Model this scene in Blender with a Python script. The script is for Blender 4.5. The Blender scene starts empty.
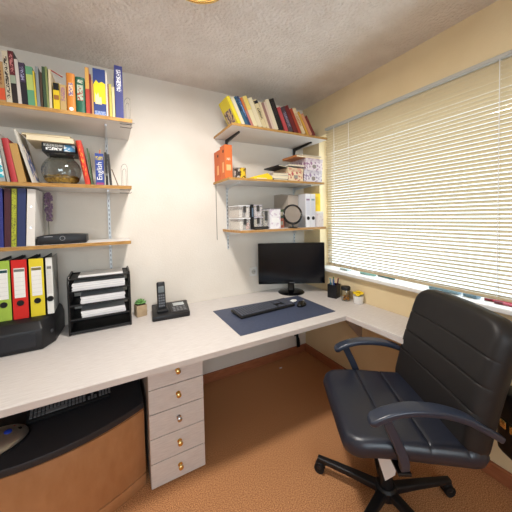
import bpy, bmesh, math, random
from mathutils import Vector, Matrix
random.seed(7)
R = math.radians
C = bpy.context.scene.collection
SC = bpy.context.scene

# ------------------------------------------------------------------ camera
H = 1.40
cam_d = bpy.data.cameras.new('camera')
cam = bpy.data.objects.new('camera', cam_d); C.objects.link(cam)
cam_d.sensor_width = 36.0; cam_d.sensor_fit = 'HORIZONTAL'
cam_d.lens = 267.158 / 512 * 36.0
cam_d.shift_y = -(256 - 225.927) / 512
cam_d.clip_start = 0.02
yaw, pitch, roll = R(28.564), R(2.0545), R(1.138)
fw = Vector((math.sin(yaw)*math.cos(pitch), math.cos(yaw)*math.cos(pitch), -math.sin(pitch)))
rt = Vector((math.cos(yaw), -math.sin(yaw), 0)); dn = fw.cross(rt)
rt2 = rt*math.cos(roll) + dn*math.sin(roll); dn2 = -rt*math.sin(roll) + dn*math.cos(roll)
cam.matrix_world = Matrix(((rt2.x, -dn2.x, -fw.x, 0), (rt2.y, -dn2.y, -fw.y, 0), (rt2.z, -dn2.z, -fw.z, H), (0, 0, 0, 1)))
SC.camera = cam

# ------------------------------------------------------------------ view, world and large lights
vs = SC.view_settings
vs.view_transform = 'Standard'; vs.look = 'None'; vs.gamma = 1.0; vs.use_curve_mapping = False
vs.exposure = 0.06
world = bpy.data.worlds.new('overcast_sky'); SC.world = world; world.use_nodes = True
bg = world.node_tree.nodes['Background']
bg.inputs['Color'].default_value = (0.86, 0.94, 1.0, 1); bg.inputs['Strength'].default_value = 1.8

def area_light(name, loc, size, power, color, aim):
    d = bpy.data.lights.new(name, 'AREA'); d.shape = 'RECTANGLE'; d.size, d.size_y = size
    d.energy = power; d.color = color
    o = bpy.data.objects.new(name, d); C.objects.link(o); o.location = loc
    o.rotation_euler = (Vector(aim) - Vector(loc)).to_track_quat('-Z', 'Y').to_euler()
    return o
# daylight outside the blind window; the rear one is added fill for the room
area_light('daylight_window_blind', (2.35, 0.85, 1.75), (2.6, 1.6), 36, (0.74, 0.88, 1.0), (1.74, 0.85, 1.5))
area_light('added_fill_rear', (-0.35, -1.95, 1.75), (1.7, 1.3), 52, (0.82, 0.91, 1.0), (-0.35, -1.0, 1.45))

# ------------------------------------------------------------------ materials
def lin(c):
    r = []
    for v in c[:3]:
        v = v/255.0
        r.append(v/12.92 if v <= 0.04045 else ((v+0.055)/1.055)**2.4)
    return (r[0], r[1], r[2], 1.0)
MATS = {}
def mat(name, col, rough=0.6, metal=0.0, spec=0.4, col2=None, scale=20.0, stretch=(1, 1, 1), bump=0.0, bscale=None, bdist=0.01, detail=4.0, lo=0.35, hi=0.65, trans=0.0, ior=1.45, emit=0.0, coat=0.0):
    if name in MATS: return MATS[name]
    m = bpy.data.materials.new(name); m.use_nodes = True; MATS[name] = m
    nt = m.node_tree; b = nt.nodes['Principled BSDF']
    b.inputs['Base Color'].default_value = lin(col); b.inputs['Roughness'].default_value = rough
    b.inputs['Metallic'].default_value = metal; b.inputs['Specular IOR Level'].default_value = spec
    b.inputs['IOR'].default_value = ior; b.inputs['Transmission Weight'].default_value = trans
    b.inputs['Coat Weight'].default_value = coat
    if emit:
        b.inputs['Emission Color'].default_value = lin(col); b.inputs['Emission Strength'].default_value = emit
    tc = nt.nodes.new('ShaderNodeTexCoord'); mp = nt.nodes.new('ShaderNodeMapping')
    nt.links.new(tc.outputs['Object'], mp.inputs['Vector']); mp.inputs['Scale'].default_value = stretch
    if col2 is not None:
        n = nt.nodes.new('ShaderNodeTexNoise'); n.inputs['Scale'].default_value = scale; n.inputs['Detail'].default_value = detail
        nt.links.new(mp.outputs['Vector'], n.inputs['Vector'])
        rp = nt.nodes.new('ShaderNodeValToRGB')
        rp.color_ramp.elements[0].position = lo; rp.color_ramp.elements[0].color = lin(col)
        rp.color_ramp.elements[1].position = hi; rp.color_ramp.elements[1].color = lin(col2)
        nt.links.new(n.outputs['Fac'], rp.inputs['Fac']); nt.links.new(rp.outputs['Color'], b.inputs['Base Color'])
    if bump:
        n2 = nt.nodes.new('ShaderNodeTexNoise'); n2.inputs['Scale'].default_value = bscale or scale; n2.inputs['Detail'].default_value = 3
        nt.links.new(mp.outputs['Vector'], n2.inputs['Vector'])
        bp = nt.nodes.new('ShaderNodeBump'); bp.inputs['Strength'].default_value = bump; bp.inputs['Distance'].default_value = bdist
        nt.links.new(n2.outputs['Fac'], bp.inputs['Height']); nt.links.new(bp.outputs['Normal'], b.inputs['Normal'])
    return m

def glass_mat(name, col=(250, 252, 252), f0=0.04, f1=0.55, pwr=4.0):
    m = bpy.data.materials.new(name); m.use_nodes = True; nt = m.node_tree
    for n in list(nt.nodes): nt.nodes.remove(n)
    out = nt.nodes.new('ShaderNodeOutputMaterial'); mx = nt.nodes.new('ShaderNodeMixShader')
    tr = nt.nodes.new('ShaderNodeBsdfTransparent'); gl = nt.nodes.new('ShaderNodeBsdfGlossy'); fr = nt.nodes.new('ShaderNodeLayerWeight'); pw = nt.nodes.new('ShaderNodeMath'); pm = nt.nodes.new('ShaderNodeMath')
    tr.inputs['Color'].default_value = lin(col); gl.inputs['Roughness'].default_value = 0.03; pw.operation = 'POWER'; pw.inputs[1].default_value = pwr; pm.operation = 'MULTIPLY_ADD'; pm.inputs[1].default_value = f1; pm.inputs[2].default_value = f0
    nt.links.new(fr.outputs['Facing'], pw.inputs[0]); nt.links.new(pw.outputs[0], pm.inputs[0]); nt.links.new(pm.outputs[0], mx.inputs['Fac']); nt.links.new(tr.outputs[0], mx.inputs[1]); nt.links.new(gl.outputs[0], mx.inputs[2])
    nt.links.new(mx.outputs[0], out.inputs['Surface'])
    return m
GLASS = glass_mat('clear_glass'); PLASTIC_CLEAR = glass_mat('clear_plastic', (226, 226, 222))
def milky_mat(name, col, fac):
    m = bpy.data.materials.new(name); m.use_nodes = True; nt = m.node_tree
    b = nt.nodes['Principled BSDF']; b.inputs['Base Color'].default_value = lin(col); b.inputs['Roughness'].default_value = 0.3
    tr = nt.nodes.new('ShaderNodeBsdfTransparent'); mx = nt.nodes.new('ShaderNodeMixShader'); mx.inputs['Fac'].default_value = fac
    nt.links.new(b.outputs[0], mx.inputs[1]); nt.links.new(tr.outputs[0], mx.inputs[2]); nt.links.new(mx.outputs[0], nt.nodes['Material Output'].inputs['Surface'])
    return m
MILKY = milky_mat('milky_plastic', (230, 226, 222), 0.72)

def slat_mat():
    m = bpy.data.materials.new('cream_slat'); m.use_nodes = True; nt = m.node_tree
    b = nt.nodes['Principled BSDF']; b.inputs['Base Color'].default_value = lin((208, 190, 156)); b.inputs['Roughness'].default_value = 0.4
    tl = nt.nodes.new('ShaderNodeBsdfTranslucent'); tl.inputs['Color'].default_value = lin((226, 206, 164))
    mx = nt.nodes.new('ShaderNodeMixShader'); mx.inputs['Fac'].default_value = 0.10
    out = nt.nodes['Material Output']
    nt.links.new(b.outputs[0], mx.inputs[1]); nt.links.new(tl.outputs[0], mx.inputs[2]); nt.links.new(mx.outputs[0], out.inputs['Surface'])
    return m

def stripes_mat(name, col, ink, sx=200.0, sz=60.0, thr=0.5):
    """letter-like print: ink blots in rows on a coloured ground"""
    if name in MATS: return MATS[name]
    m = mat(name, col, 0.5); nt = m.node_tree; b = nt.nodes['Principled BSDF']
    tc = nt.nodes.new('ShaderNodeTexCoord'); mp = nt.nodes.new('ShaderNodeMapping'); mp.inputs['Scale'].default_value = (sx, sx, sz)
    n = nt.nodes.new('ShaderNodeTexNoise'); n.inputs['Scale'].default_value = 1.0; n.inputs['Detail'].default_value = 1.0
    rp = nt.nodes.new('ShaderNodeValToRGB'); rp.color_ramp.interpolation = 'CONSTANT'
    rp.color_ramp.elements[0].color = lin(col); rp.color_ramp.elements[1].position = thr; rp.color_ramp.elements[1].color = lin(ink)
    nt.links.new(tc.outputs['Object'], mp.inputs['Vector']); nt.links.new(mp.outputs['Vector'], n.inputs['Vector'])
    nt.links.new(n.outputs['Fac'], rp.inputs['Fac']); nt.links.new(rp.outputs['Color'], b.inputs['Base Color'])
    return m

M_wall = mat('wall_paint_white', (236, 229, 219), 0.85, spec=0.15, bump=0.25, bscale=90, bdist=0.004, col2=(231, 223, 212), scale=3)
M_cream = mat('wall_cream', (236, 216, 176), 0.85, spec=0.15, bump=0.2, bscale=90, bdist=0.004, col2=(230, 208, 166), scale=3)  # warmer, yellower tone for the right wall and lower sill trim
M_ceil = mat('ceiling_woodchip', (232, 224, 217), 0.9, spec=0.1, bump=0.8, bscale=60, bdist=0.016, col2=(224, 215, 207), scale=8)
M_floor = mat('cork_carpet', (138, 84, 50), 0.9, spec=0.15, col2=(226, 168, 118), scale=210, detail=6, lo=0.32, hi=0.68, bump=0.2, bscale=260, bdist=0.004)
M_base = mat('red_wood_baseboard', (158, 96, 64), 0.45, col2=(172, 108, 74), scale=12, stretch=(1, 1, 8))
M_desk = mat('whitewashed_laminate', (222, 217, 214), 0.42, spec=0.4, col2=(206, 199, 195), scale=14, stretch=(1.2, 14, 14), lo=0.3, hi=0.7)
M_deskedge = mat('laminate_edge', (214, 204, 198), 0.5)
M_drawer = mat('drawer_laminate', (224, 215, 210), 0.5, col2=(210, 200, 195), scale=12, stretch=(1.5, 12, 12), lo=0.3, hi=0.7)
M_drawer_body = mat('drawer_carcass', (178, 160, 146), 0.6)
M_brass = mat('polished_brass', (232, 204, 138), 0.25, metal=1.0)
M_chrome = mat('chrome', (205, 205, 208), 0.18, metal=1.0)
M_shelf = mat('white_shelf_laminate', (224, 220, 216), 0.5)
M_shelfedge = mat('raw_pine_edge', (190, 148, 86), 0.65, col2=(158, 114, 58), scale=30, stretch=(0.6, 4, 8))
M_rail = mat('white_painted_steel', (214, 218, 222), 0.4, metal=0.3)
M_slot = mat('rail_slot_shadow', (60, 62, 66), 0.7)
M_blackmetal = mat('black_steel', (22, 21, 22), 0.4, spec=0.5)
M_blackplast = mat('black_plastic', (24, 24, 27), 0.42, spec=0.5)
M_blackmatte = mat('matte_black', (20, 20, 22), 0.7)
M_gloss = mat('gloss_black', (9, 9, 12), 0.12, spec=0.6)
M_screen = mat('dark_screen', (7, 9, 16), 0.16, spec=0.5)
M_leather = mat('black_leather_sheen_tint', (29, 34, 48), 0.36, spec=0.8, bump=0.12, bscale=260, bdist=0.002)  # seat leather, bluish daylight sheen mixed into the black base colour
M_leather2 = mat('black_leather_back', (30, 28, 29), 0.5, spec=0.5, bump=0.12, bscale=260, bdist=0.002)
M_seam = mat('leather_seam', (13, 13, 15), 0.6)
M_arm = mat('arm_plastic_sheen_tint', (44, 52, 69), 0.30, spec=0.8)  # lighter bluish base colour stands in for window light reflected on the arms
M_paper = mat('white_paper', (240, 240, 240), 0.8)
M_pages = mat('page_edges', (226, 212, 182), 0.85)
M_beech = mat('beech_front', (184, 132, 90), 0.45, col2=(172, 119, 77), scale=10, stretch=(2, 2, 1.0), lo=0.3, hi=0.7)
M_standtop = mat('charcoal_top', (44, 44, 48), 0.42, spec=0.45)
M_pad = mat('navy_desk_pad', (66, 74, 96), 0.5, col2=(72, 80, 104), scale=60)
M_key = mat('keycaps', (80, 84, 96), 0.38)
M_white = mat('white_plastic', (236, 234, 230), 0.4)
M_orange = mat('orange_card', (226, 112, 42), 0.6)
M_yellow = mat('yellow_card', (238, 200, 32), 0.6)
M_grey = mat('grey_card', (150, 142, 134), 0.7)
M_lampglass = mat('lamp_diffuser', (255, 244, 214), 0.4, emit=1.6)
M_slat = slat_mat()

# ------------------------------------------------------------------ mesh helpers
def rotm(rx=0, ry=0, rz=0): return Matrix.Rotation(rz, 4, 'Z') @ Matrix.Rotation(ry, 4, 'Y') @ Matrix.Rotation(rx, 4, 'X')
class MB:
    def __init__(s): s.bm = bmesh.new()
    def box(s, x0, x1, y0, y1, z0, z1, bev=0.0, M=None, seg=2):
        t = bmesh.new(); bmesh.ops.create_cube(t, size=1.0)
        for v in t.verts: v.co = Vector((x0+(v.co.x+.5)*(x1-x0), y0+(v.co.y+.5)*(y1-y0), z0+(v.co.z+.5)*(z1-z0)))
        if bev: bmesh.ops.bevel(t, geom=t.edges[:], offset=bev, segments=seg, profile=0.5, affect='EDGES')
        return s._add(t, M)
    def _add(s, t, M=None):
        if M is not None: bmesh.ops.transform(t, matrix=M, verts=t.verts[:])
        me = bpy.data.meshes.new('tmp'); t.to_mesh(me); t.free(); s.bm.from_mesh(me); bpy.data.meshes.remove(me); return s
    def cyl(s, p, q, r0, r1=None, seg=20, caps=True):
        p, q = Vector(p), Vector(q); d = q-p; t = bmesh.new()
        bmesh.ops.create_cone(t, cap_ends=caps, segments=seg, radius1=r0, radius2=r0 if r1 is None else r1, depth=d.length)
        return s._add(t, Matrix.Translation((p+q)/2) @ d.to_track_quat('Z', 'Y').to_matrix().to_4x4())
    def sphere(s, c, r, sc=(1, 1, 1), u=16, v=10):
        t = bmesh.new(); bmesh.ops.create_uvsphere(t, u_segments=u, v_segments=v, radius=r)
        return s._add(t, Matrix.Translation(c) @ Matrix.Diagonal((sc[0], sc[1], sc[2], 1)))
    def lathe(s, prof, c=(0, 0, 0), seg=28, M=None):
        t = bmesh.new(); rings = []
        for r, z in prof:
            rings.append([t.verts.new((max(r, 1e-4)*math.cos(2*math.pi*k/seg), max(r, 1e-4)*math.sin(2*math.pi*k/seg), z)) for k in range(seg)])
        for a, b in zip(rings, rings[1:]):
            for k in range(seg): t.faces.new((a[k], a[(k+1) % seg], b[(k+1) % seg], b[k]))
        bmesh.ops.remove_doubles(t, verts=t.verts[:], dist=3e-4)
        bmesh.ops.recalc_face_normals(t, faces=t.faces[:])
        return s._add(t, (M if M is not None else Matrix.Identity(4)) if M is not None else Matrix.Translation(c))
    def prism(s, pts, z0, z1, bev=0.0, M=None):
        t = bmesh.new(); a = [t.verts.new((x, y, z0)) for x, y in pts]; b = [t.verts.new((x, y, z1)) for x, y in pts]; n = len(pts)
        t.faces.new(a[::-1]); t.faces.new(b)
        for k in range(n): t.faces.new((a[k], a[(k+1) % n], b[(k+1) % n], b[k]))
        bmesh.ops.recalc_face_normals(t, faces=t.faces[:])
        if bev: bmesh.ops.bevel(t, geom=t.edges[:], offset=bev, segments=2, profile=0.5, affect='EDGES')
        return s._add(t, M)
    def sweep(s, pts, sect, up=(0, 0, 1), closed=False):
        """sweep a cross-section (list of (a,b) or function of t) along pts; a along side axis, b along the normal"""
        t = bmesh.new(); P = [Vector(p) for p in pts]; n = len(P); rings = []
        for i, p in enumerate(P):
            if closed: d = (P[(i+1) % n]-P[i-1]).normalized()
            else: d = (P[min(i+1, n-1)]-P[max(i-1, 0)]).normalized()
            side = d.cross(Vector(up))
            if side.length < 1e-4: side = d.cross(Vector((1, 0, 0)))
            side.normalize(); nn = side.cross(d)
            sc = sect(i/(n-1)) if callable(sect) else sect
            rings.append([t.verts.new(p+side*a+nn*b) for a, b in sc])
        m = len(rings[0])
        pairs = list(zip(rings, rings[1:])) + ([(rings[-1], rings[0])] if closed else [])
        for a, b in pairs:
            for k in range(m): t.faces.new((a[k], a[(k+1) % m], b[(k+1) % m], b[k]))
        if not closed: t.faces.new(rings[0][::-1]); t.faces.new(rings[-1])
        bmesh.ops.recalc_face_normals(t, faces=t.faces[:])
        return s._add(t)
    def tube(s, pts, r, seg=8, closed=False, up=(0, 0, 1)):
        return s.sweep(pts, [(r*math.cos(2*math.pi*k/seg), r*math.sin(2*math.pi*k/seg)) for k in range(seg)], up, closed)
    def quad(s, *pts):
        s.bm.faces.new([s.bm.verts.new(p) for p in pts]); return s
    def build(s, name, m, parent=None, smooth=False, loc=None):
        me = bpy.data.meshes.new(name); s.bm.to_mesh(me); s.bm.free()
        if isinstance(m, (list, tuple)):
            for q in m: me.materials.append(q)
        else: me.materials.append(m)
        o = bpy.data.objects.new(name, me); C.objects.link(o)
        if smooth: sm(o)
        if parent is not None: o.parent = parent
        if loc is not None: o.location = loc
        return o
def sm(o, ang=40):
    me = o.data
    for p in me.polygons: p.use_smooth = True
    bm = bmesh.new(); bm.from_mesh(me); lim = R(ang)
    for e in bm.edges:
        if len(e.link_faces) == 2 and e.calc_face_angle(0) > lim: e.smooth = False
    bm.to_mesh(me); bm.free()
    return o
def rsect(w, h, r=0.004, n=3):
    """rounded rectangle section"""
    out = []
    for cx, cy, a0 in ((w/2-r, h/2-r, 0), (-w/2+r, h/2-r, 90), (-w/2+r, -h/2+r, 180), (w/2-r, -h/2+r, 270)):
        for k in range(n+1):
            a = R(a0+90*k/n); out.append((cx+r*math.cos(a), cy+r*math.sin(a)))
    return out
def smooth_path(pts, n=8):
    P = [Vector(p) for p in pts]; out = []
    for i in range(len(P)-1):
        p0, p1, p2, p3 = P[max(i-1, 0)], P[i], P[i+1], P[min(i+2, len(P)-1)]
        for k in range(n):
            t = k/n
            out.append(0.5*((2*p1)+(p2-p0)*t+(2*p0-5*p1+4*p2-p3)*t*t+(-p0+3*p1-3*p2+p3)*t**3))
    out.append(P[-1]); return out
def tag(o, label, cat, group=None):
    o['label'] = label; o['category'] = cat
    if group: o['group'] = group
    return o
def thing(name, label, cat, loc=(0, 0, 0), rotz=0.0, group=None, rot=None):
    o = bpy.data.objects.new(name, None); C.objects.link(o); o.empty_display_size = 0.05
    o.location = loc; o.rotation_euler = rot if rot else (0, 0, rotz)
    return tag(o, label, cat, group)
def struct(o): o['kind'] = 'structure'; return o
def text_mesh(name, s, size, m, parent, loc, rot, extr=0.0004):
    cu = bpy.data.curves.new(name, 'FONT'); cu.body = s; cu.size = size; cu.extrude = extr; cu.align_x = 'CENTER'; cu.align_y = 'CENTER'
    to = bpy.data.objects.new(name+'_curve', cu); C.objects.link(to)
    dg = bpy.context.evaluated_depsgraph_get()
    me = bpy.data.meshes.new_from_object(to.evaluated_get(dg)); bpy.data.objects.remove(to)
    me.name = name; me.materials.clear(); me.materials.append(m)
    o = bpy.data.objects.new(name, me); C.objects.link(o); o.parent = parent; o.location = loc; o.rotation_euler = rot
    return o

# ------------------------------------------------------------------ room shell
XR, YB, ZC, XL, YF = 1.74, 2.165, 2.455, -1.75, -1.75
WY0, WY1, WZ0, WZ1 = -0.25, 1.93, 0.915, 2.13         # opening of the blind window
struct(MB().box(XL-.1, XR+.16, YF-.1, YB+.1, -0.08, 0).build('floor', M_floor))
struct(MB().box(XL-.1, XR+.16, YF-.1, YB+.1, ZC, ZC+.08).build('ceiling', M_ceil))
struct(MB().box(XL-.1, XR+.16, YB, YB+.1, 0, ZC).build('wall_back', M_wall))
struct(MB().box(XL-.1, XL, YF, YB, 0, ZC).build('wall_left', M_wall))
w = MB(); T = 0.16
w.box(XR, XR+T, YF, YB, 0, WZ0); w.box(XR, XR+T, YF, YB, WZ1, ZC); w.box(XR, XR+T, WY1, YB, WZ0, WZ1); w.box(XR, XR+T, YF, WY0, WZ0, WZ1)
struct(w.build('wall_right', M_cream))
w = MB()
w.box(XL, XR, YF-.1, YF, 0, 1.0); w.box(XL, XR, YF-.1, YF, 2.15, ZC); w.box(XL, -1.15, YF-.1, YF, 1.0, 2.15); w.box(0.45, XR, YF-.1, YF, 1.0, 2.15)
struct(w.build('wall_rear', M_wall))
struct(MB().box(XL, XR-.022, YB-.02, YB, 0, 0.075, 0.004).build('baseboard_back', M_base))
struct(MB().box(XR-.022, XR, YF, YB, 0, 0.075, 0.004).build('baseboard_right', M_base))

def window(name, axis, a0, a1, z0, z1, pos, mull):
    root = bpy.data.objects.new(name, None); C.objects.link(root); struct(root)
    def bar(mb, u0, u1, v0, v1):
        if axis == 'x': mb.box(pos-.025, pos+.025, u0, u1, v0, v1, .004)
        else: mb.box(u0, u1, pos-.025, pos+.025, v0, v1, .004)
    m = MB(); f = .05
    bar(m, a0, a1, z0, z0+.018); bar(m, a0, a1, z1-f, z1); bar(m, a0, a0+f, z0+.018, z1-f); bar(m, a1-f, a1, z0+.018, z1-f)
    for q in mull: bar(m, q-.035, q+.035, z0+.018, z1-f)
    m.build('window_frame', M_white, root)
    ed = [a0+f] + sum([[q-.035, q+.035] for q in mull], []) + [a1-f]
    for i in range(0, len(ed), 2):
        g = MB()
        if axis == 'x': g.box(pos-.004, pos+.004, ed[i], ed[i+1], z0+.018, z1-f)
        else: g.box(ed[i], ed[i+1], pos-.004, pos+.004, z0+.018, z1-f)
        g.build('pane', GLASS, root)
window('window_1', 'x', WY0, WY1, WZ0, WZ1, XR+.125, [0.02])
window('added_rear_window', 'y', -1.15, 0.45, 1.0, 2.15, YF-.06, [-0.35])  # unseen rear window, added to let the fill light in
# sill under the blind
t1 = MB().box(1.688, XR+.10, WY0-.03, WY1+.02, 0.893, 0.918, .005).build('trim_1', M_white); struct(t1)
t2 = MB().box(1.715, XR, WY0-.01, WY1, 0.868, 0.893, .003).build('trim_2', M_cream); struct(t2)

# ------------------------------------------------------------------ venetian blind
bl = thing('venetian_blind', 'wide cream venetian blind with tilted slats covering the window', 'blind', (1.719, 0.9, 0.948))
BY0, BY1 = -0.22, 1.815
m = MB().box(-.016, .016, BY0-.9, BY1-.9, 1.202, 1.222, .003); m.build('headrail', mat('headrail_grey', (186, 184, 176), 0.45), bl)
m = MB().box(-.013, .013, BY0-.9, BY1-.9, 0.004, 0.016, .003); m.build('bottom_rail', M_slat, bl)
sl = MB(); n = 5; W2 = .0125
prof = [(-W2+2*W2*k/n, 0.0022*(1-((-1+2*k/n)**2))) for k in range(n+1)]
vt = [[sl.bm.verts.new((a, yy, b)) for a, b in prof] for yy in (BY0-.9, BY1-.9)]
for k in range(n): sl.bm.faces.new((vt[0][k], vt[0][k+1], vt[1][k+1], vt[1][k]))
slat0 = sl.build('slat', M_slat, bl, smooth=True)
NS = 54; SP = 1.178/NS
for k in range(NS):
    s_ = slat0 if k == 0 else slat0.copy()
    if k: C.objects.link(s_); s_.parent = bl
    s_.location = (0, 0, 0.024+SP*k+random.uniform(-.0006, .0006)); s_.rotation_euler = (random.uniform(-.0006, .0006), R(34)+random.uniform(-.02, .02), 0)
for yc in (0.597, 1.55, 0.0):
    c_ = MB()
    for dx in (-.0105, .0105): c_.tube([(dx, yc-.9, 0.008), (dx, yc-.9, 1.2)], .0019, 6)
    c_.build('ladder_cord', M_white, bl)
MB().tube([(-.02, 1.70-.9, 1.2), (-.022, 1.70-.9, .35)], .0022, 8).build('tilt_wand', M_white, bl)

# ------------------------------------------------------------------ desk
HD = 0.70
desk = thing('corner_worktop', 'L-shaped whitewashed laminate desk worktop running along both walls', 'desk', (0, 0, HD))
pts = [(-1.45, 1.311), (1.41, 1.311), (1.425, 0.905), (1.738, 0.905), (1.738, 2.163), (-1.45, 2.163)]
MB().prism(pts, -.030, 0, .0025).build('top', M_desk, desk)
m = MB().box(-1.45, 1.41, 1.3085, 1.3118, -.030, -.002); m.build('edge_strip', M_deskedge, desk)
m = MB().box(1.4085, 1.4115, .90, 1.3085, -.030, -.002, M=None); m.build('edge_strip', M_deskedge, desk)
MB().box(-1.45, 1.71, 2.125, 2.163, -.075, -.030, .002).build('wall_batten', M_drawer_body, desk)
for y in (0.95, 1.45): MB().prism([(1.735, -.30), (1.735, -.03), (1.50, -.03), (1.50, -.05)], y, y+.02, M=Matrix(((1, 0, 0, 0), (0, 0, 1, 0), (0, 1, 0, 0), (0, 0, 0, 1)))).build('bracket', M_drawer_body, desk)
MB().box(-1.43, -1.39, 1.36, 2.10, -.70, -.03, .003).build('end_panel', M_deskedge, desk)

# drawer pedestal
dp = thing('drawer_pedestal', 'narrow whitewashed five-drawer pedestal under the desk', 'drawers', (0.281, 1.428, 0))
MB().box(-.143, .143, .019, .52, .006, .668, .002).build('body', M_drawer_body, dp)
zs = [0.006, 0.136, 0.267, 0.396, 0.524, 0.664]
for i in range(5):
    d = MB().box(-.142, .142, 0, .0175, zs[i]+.002, zs[i+1]-.002, .0015).build('drawer', M_drawer, dp)
    zc = (.076, .207, .338, .468, .595)[i]
    k = MB(); k.lathe([(0, -.030), (.008, -.0295), (.0125, -.026), (.013, -.021), (.010, -.015), (.005, -.011), (.005, -.003), (.012, -.0015), (.0125, 0)], M=Matrix.Translation((.004, 0, zc)) @ Matrix.Rotation(R(-90), 4, 'X'), seg=18)
    k.build('knob', M_chrome if i == 2 else M_brass, d, smooth=True)
for sx in (-.12, .12):
    for yy in (.05, .46): MB().cyl((sx, yy, 0), (sx, yy, .007), .014).build('foot', M_blackplast, dp)

# tv stand under the desk
ST_X0, ST_X1 = -0.80, 0.120
def bow(x, y_end, amp):
    u = (x-(ST_X0+ST_X1)/2)/((ST_X1-ST_X0)/2); return y_end - amp*(1-u*u)
st = thing('media_stand', 'low bow-fronted beech cabinet with charcoal top under the desk', 'cabinet', (0, 0, 0))
xs = [ST_X0+(ST_X1-ST_X0)*k/28 for k in range(29)]
MB().prism([(x, bow(x, 1.478, .138)) for x in xs]+[(ST_X1, 1.97), (ST_X0, 1.97)], .415, .448, .006).build('top', M_standtop, st, smooth=True)
def curved_panel(y_end, amp, z0, z1, th=.018):
    return MB().prism([(x, bow(x, y_end, amp)) for x in xs]+[(x, bow(x, y_end, amp)+th) for x in xs[::-1]], z0, z1, .001)
curved_panel(1.490, .128, .062, .398).build('front_panel', M_beech, st, smooth=True)
curved_panel(1.496, .128, .400, .414).build('top_band', M_beech, st, smooth=True)
curved_panel(1.486, .128, .0, .059).build('plinth', M_beech, st, smooth=True)
for x in (ST_X0+.001, ST_X1-.019): MB().box(x, x+.018, 1.50, 1.96, 0, .414, .001).build('side_panel', M_standtop, st)
MB().box(ST_X0+.02, ST_X1-.02, 1.94, 1.955, 0, .414).build('back_panel', M_standtop, st)

# ------------------------------------------------------------------ keyboards
def keyboard(label, loc, rotz, wid, dep, mbody, mkeys, tilt=R(3), rot=None):
    k = thing('keyboard', label, 'keyboard', loc, rot=rot or (tilt, 0, rotz))
    MB().box(-wid/2, wid/2, -dep/2, dep/2, 0, .017, .006).build('body', mbody, k, smooth=True)
    m = MB(); rows = 6; kd = (dep-.022)/rows
    for r_ in range(rows):
        y = -dep/2+.011+kd*r_; x = -wid/2+.010
        for seg_n, seg_w, gap in ((15, wid*.655, wid*.02), (3, wid*.125, wid*.02), (4, wid*.165, 0)):
            kw = seg_w/seg_n; c = 0
            while c < seg_n:
                span = 6 if (r_ == 0 and seg_n == 15 and c == 4) else 1
                if not (seg_n == 3 and r_ in (1, 2) and c != 1) and not (seg_n == 3 and r_ == 2):
                    m.box(x+kw*c+.0019, x+kw*(c+span)-.0019, y+.0022, y+kd-.0022, .0165, .0225, .0015, seg=1)
                c += span
            x += seg_w+gap
    o = m.build('keycaps', mkeys, k); o['kind'] = 'stuff'
    if tilt > R(8):
        for sx in (-.4, .4): MB().box(sx*wid-.012, sx*wid+.012, dep/2-.016, dep/2-.008, -.036, .003, .002).build('foot', mbody, k)
    return k
pad = tag(MB().prism([(0, 0), (.763, .008), (.763, .452), (.000, .480)], 0, .0035, .001).build('desk_pad', M_pad, loc=(0.646, 1.402, HD)), 'large dark navy desk pad under the keyboard and mouse', 'desk pad')
keyboard('black full-size keyboard lying on the navy desk pad', (0.985, 1.712, HD+.0075), R(3.5), .475, .158, M_blackplast, M_key)
keyboard('old black keyboard stored on the low cabinet under the desk', (-0.212, 1.672, .449+.0215), R(5), .345, .17, M_blackmatte, mat('worn_keycaps', (104, 104, 106), .35), tilt=R(14))

# mouse
mo = thing('computer_mouse', 'black computer mouse on the right of the desk pad', 'mouse', (1.275, 1.63, HD+.0035), R(-70))
b_ = bmesh.new(); bmesh.ops.create_uvsphere(b_, u_segments=20, v_segments=14, radius=1)
for v in b_.verts:
    v.co = Vector((v.co.x*.030, v.co.y*.052, max(v.co.z, -0.15)*.034*(1-.25*v.co.y)+.005))
mm = MB(); mm._add(b_); mm.build('shell', M_gloss, mo, smooth=True)
MB().cyl((-.004, .030, .031), (.004, .030, .031), .007, seg=14).build('scroll_wheel', M_grey, mo)
nt_ = thing('crumpled_note', 'small crumpled white paper behind the black mouse', 'paper', (1.272, 1.735, HD+.0035), R(15))
g_ = bmesh.new(); bmesh.ops.create_icosphere(g_, subdivisions=2, radius=1)
for v in g_.verts: v.co = Vector((v.co.x*.036, v.co.y*.022, (v.co.z+1)*.009)) * (1+random.uniform(-.12, .12))
mm = MB(); mm._add(g_); mm.build('sheet', M_paper, nt_)

# ------------------------------------------------------------------ monitor
mon = thing('computer_monitor', 'black flat computer monitor on a round stand in the corner', 'monitor', (1.432, 1.98, HD), R(-28.6))
m = MB(); m.lathe([(0, 0), (.118, 0), (.120, .004), (.112, .011), (.06, .017), (.03, .022), (0, .024)], seg=40); m.build('stand_base', M_gloss, mon, smooth=True)
m = MB(); m.sweep([(0, .005, .018), (0, .012, .06), (0, .016, .13), (0, .010, .20)], lambda t: rsect(.062-.01*t, .024, .008), up=(0, 1, 0)); m.build('stand_neck', M_gloss, mon, smooth=True)
m = MB().box(-.297, .297, -.045, -.012, .090, .455, .006); m.box(-.20, .20, -.014, .012, .15, .39, .01); m.build('case', M_blackplast, mon, smooth=True)
m = MB()
m.box(-.297, .297, -.0485, -.0448, .090, .112, .001); m.box(-.297, .297, -.0485, -.0448, .443, .455, .001); m.box(-.297, -.284, -.0485, -.0448, .112, .443, .001); m.box(.284, .297, -.0485, -.0448, .112, .443, .001)
m.build('bezel', M_gloss, mon)
MB().box(-.284, .284, -.0462, -.0455, .112, .443).build('screen', M_screen, mon)
m = MB()
for k in range(5): m.box(-.022+k*.010, -.015+k*.010, -.0490, -.0484, .098, .105)
m.build('logo', mat('grey_print', (120, 120, 124), .5), mon)
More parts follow.
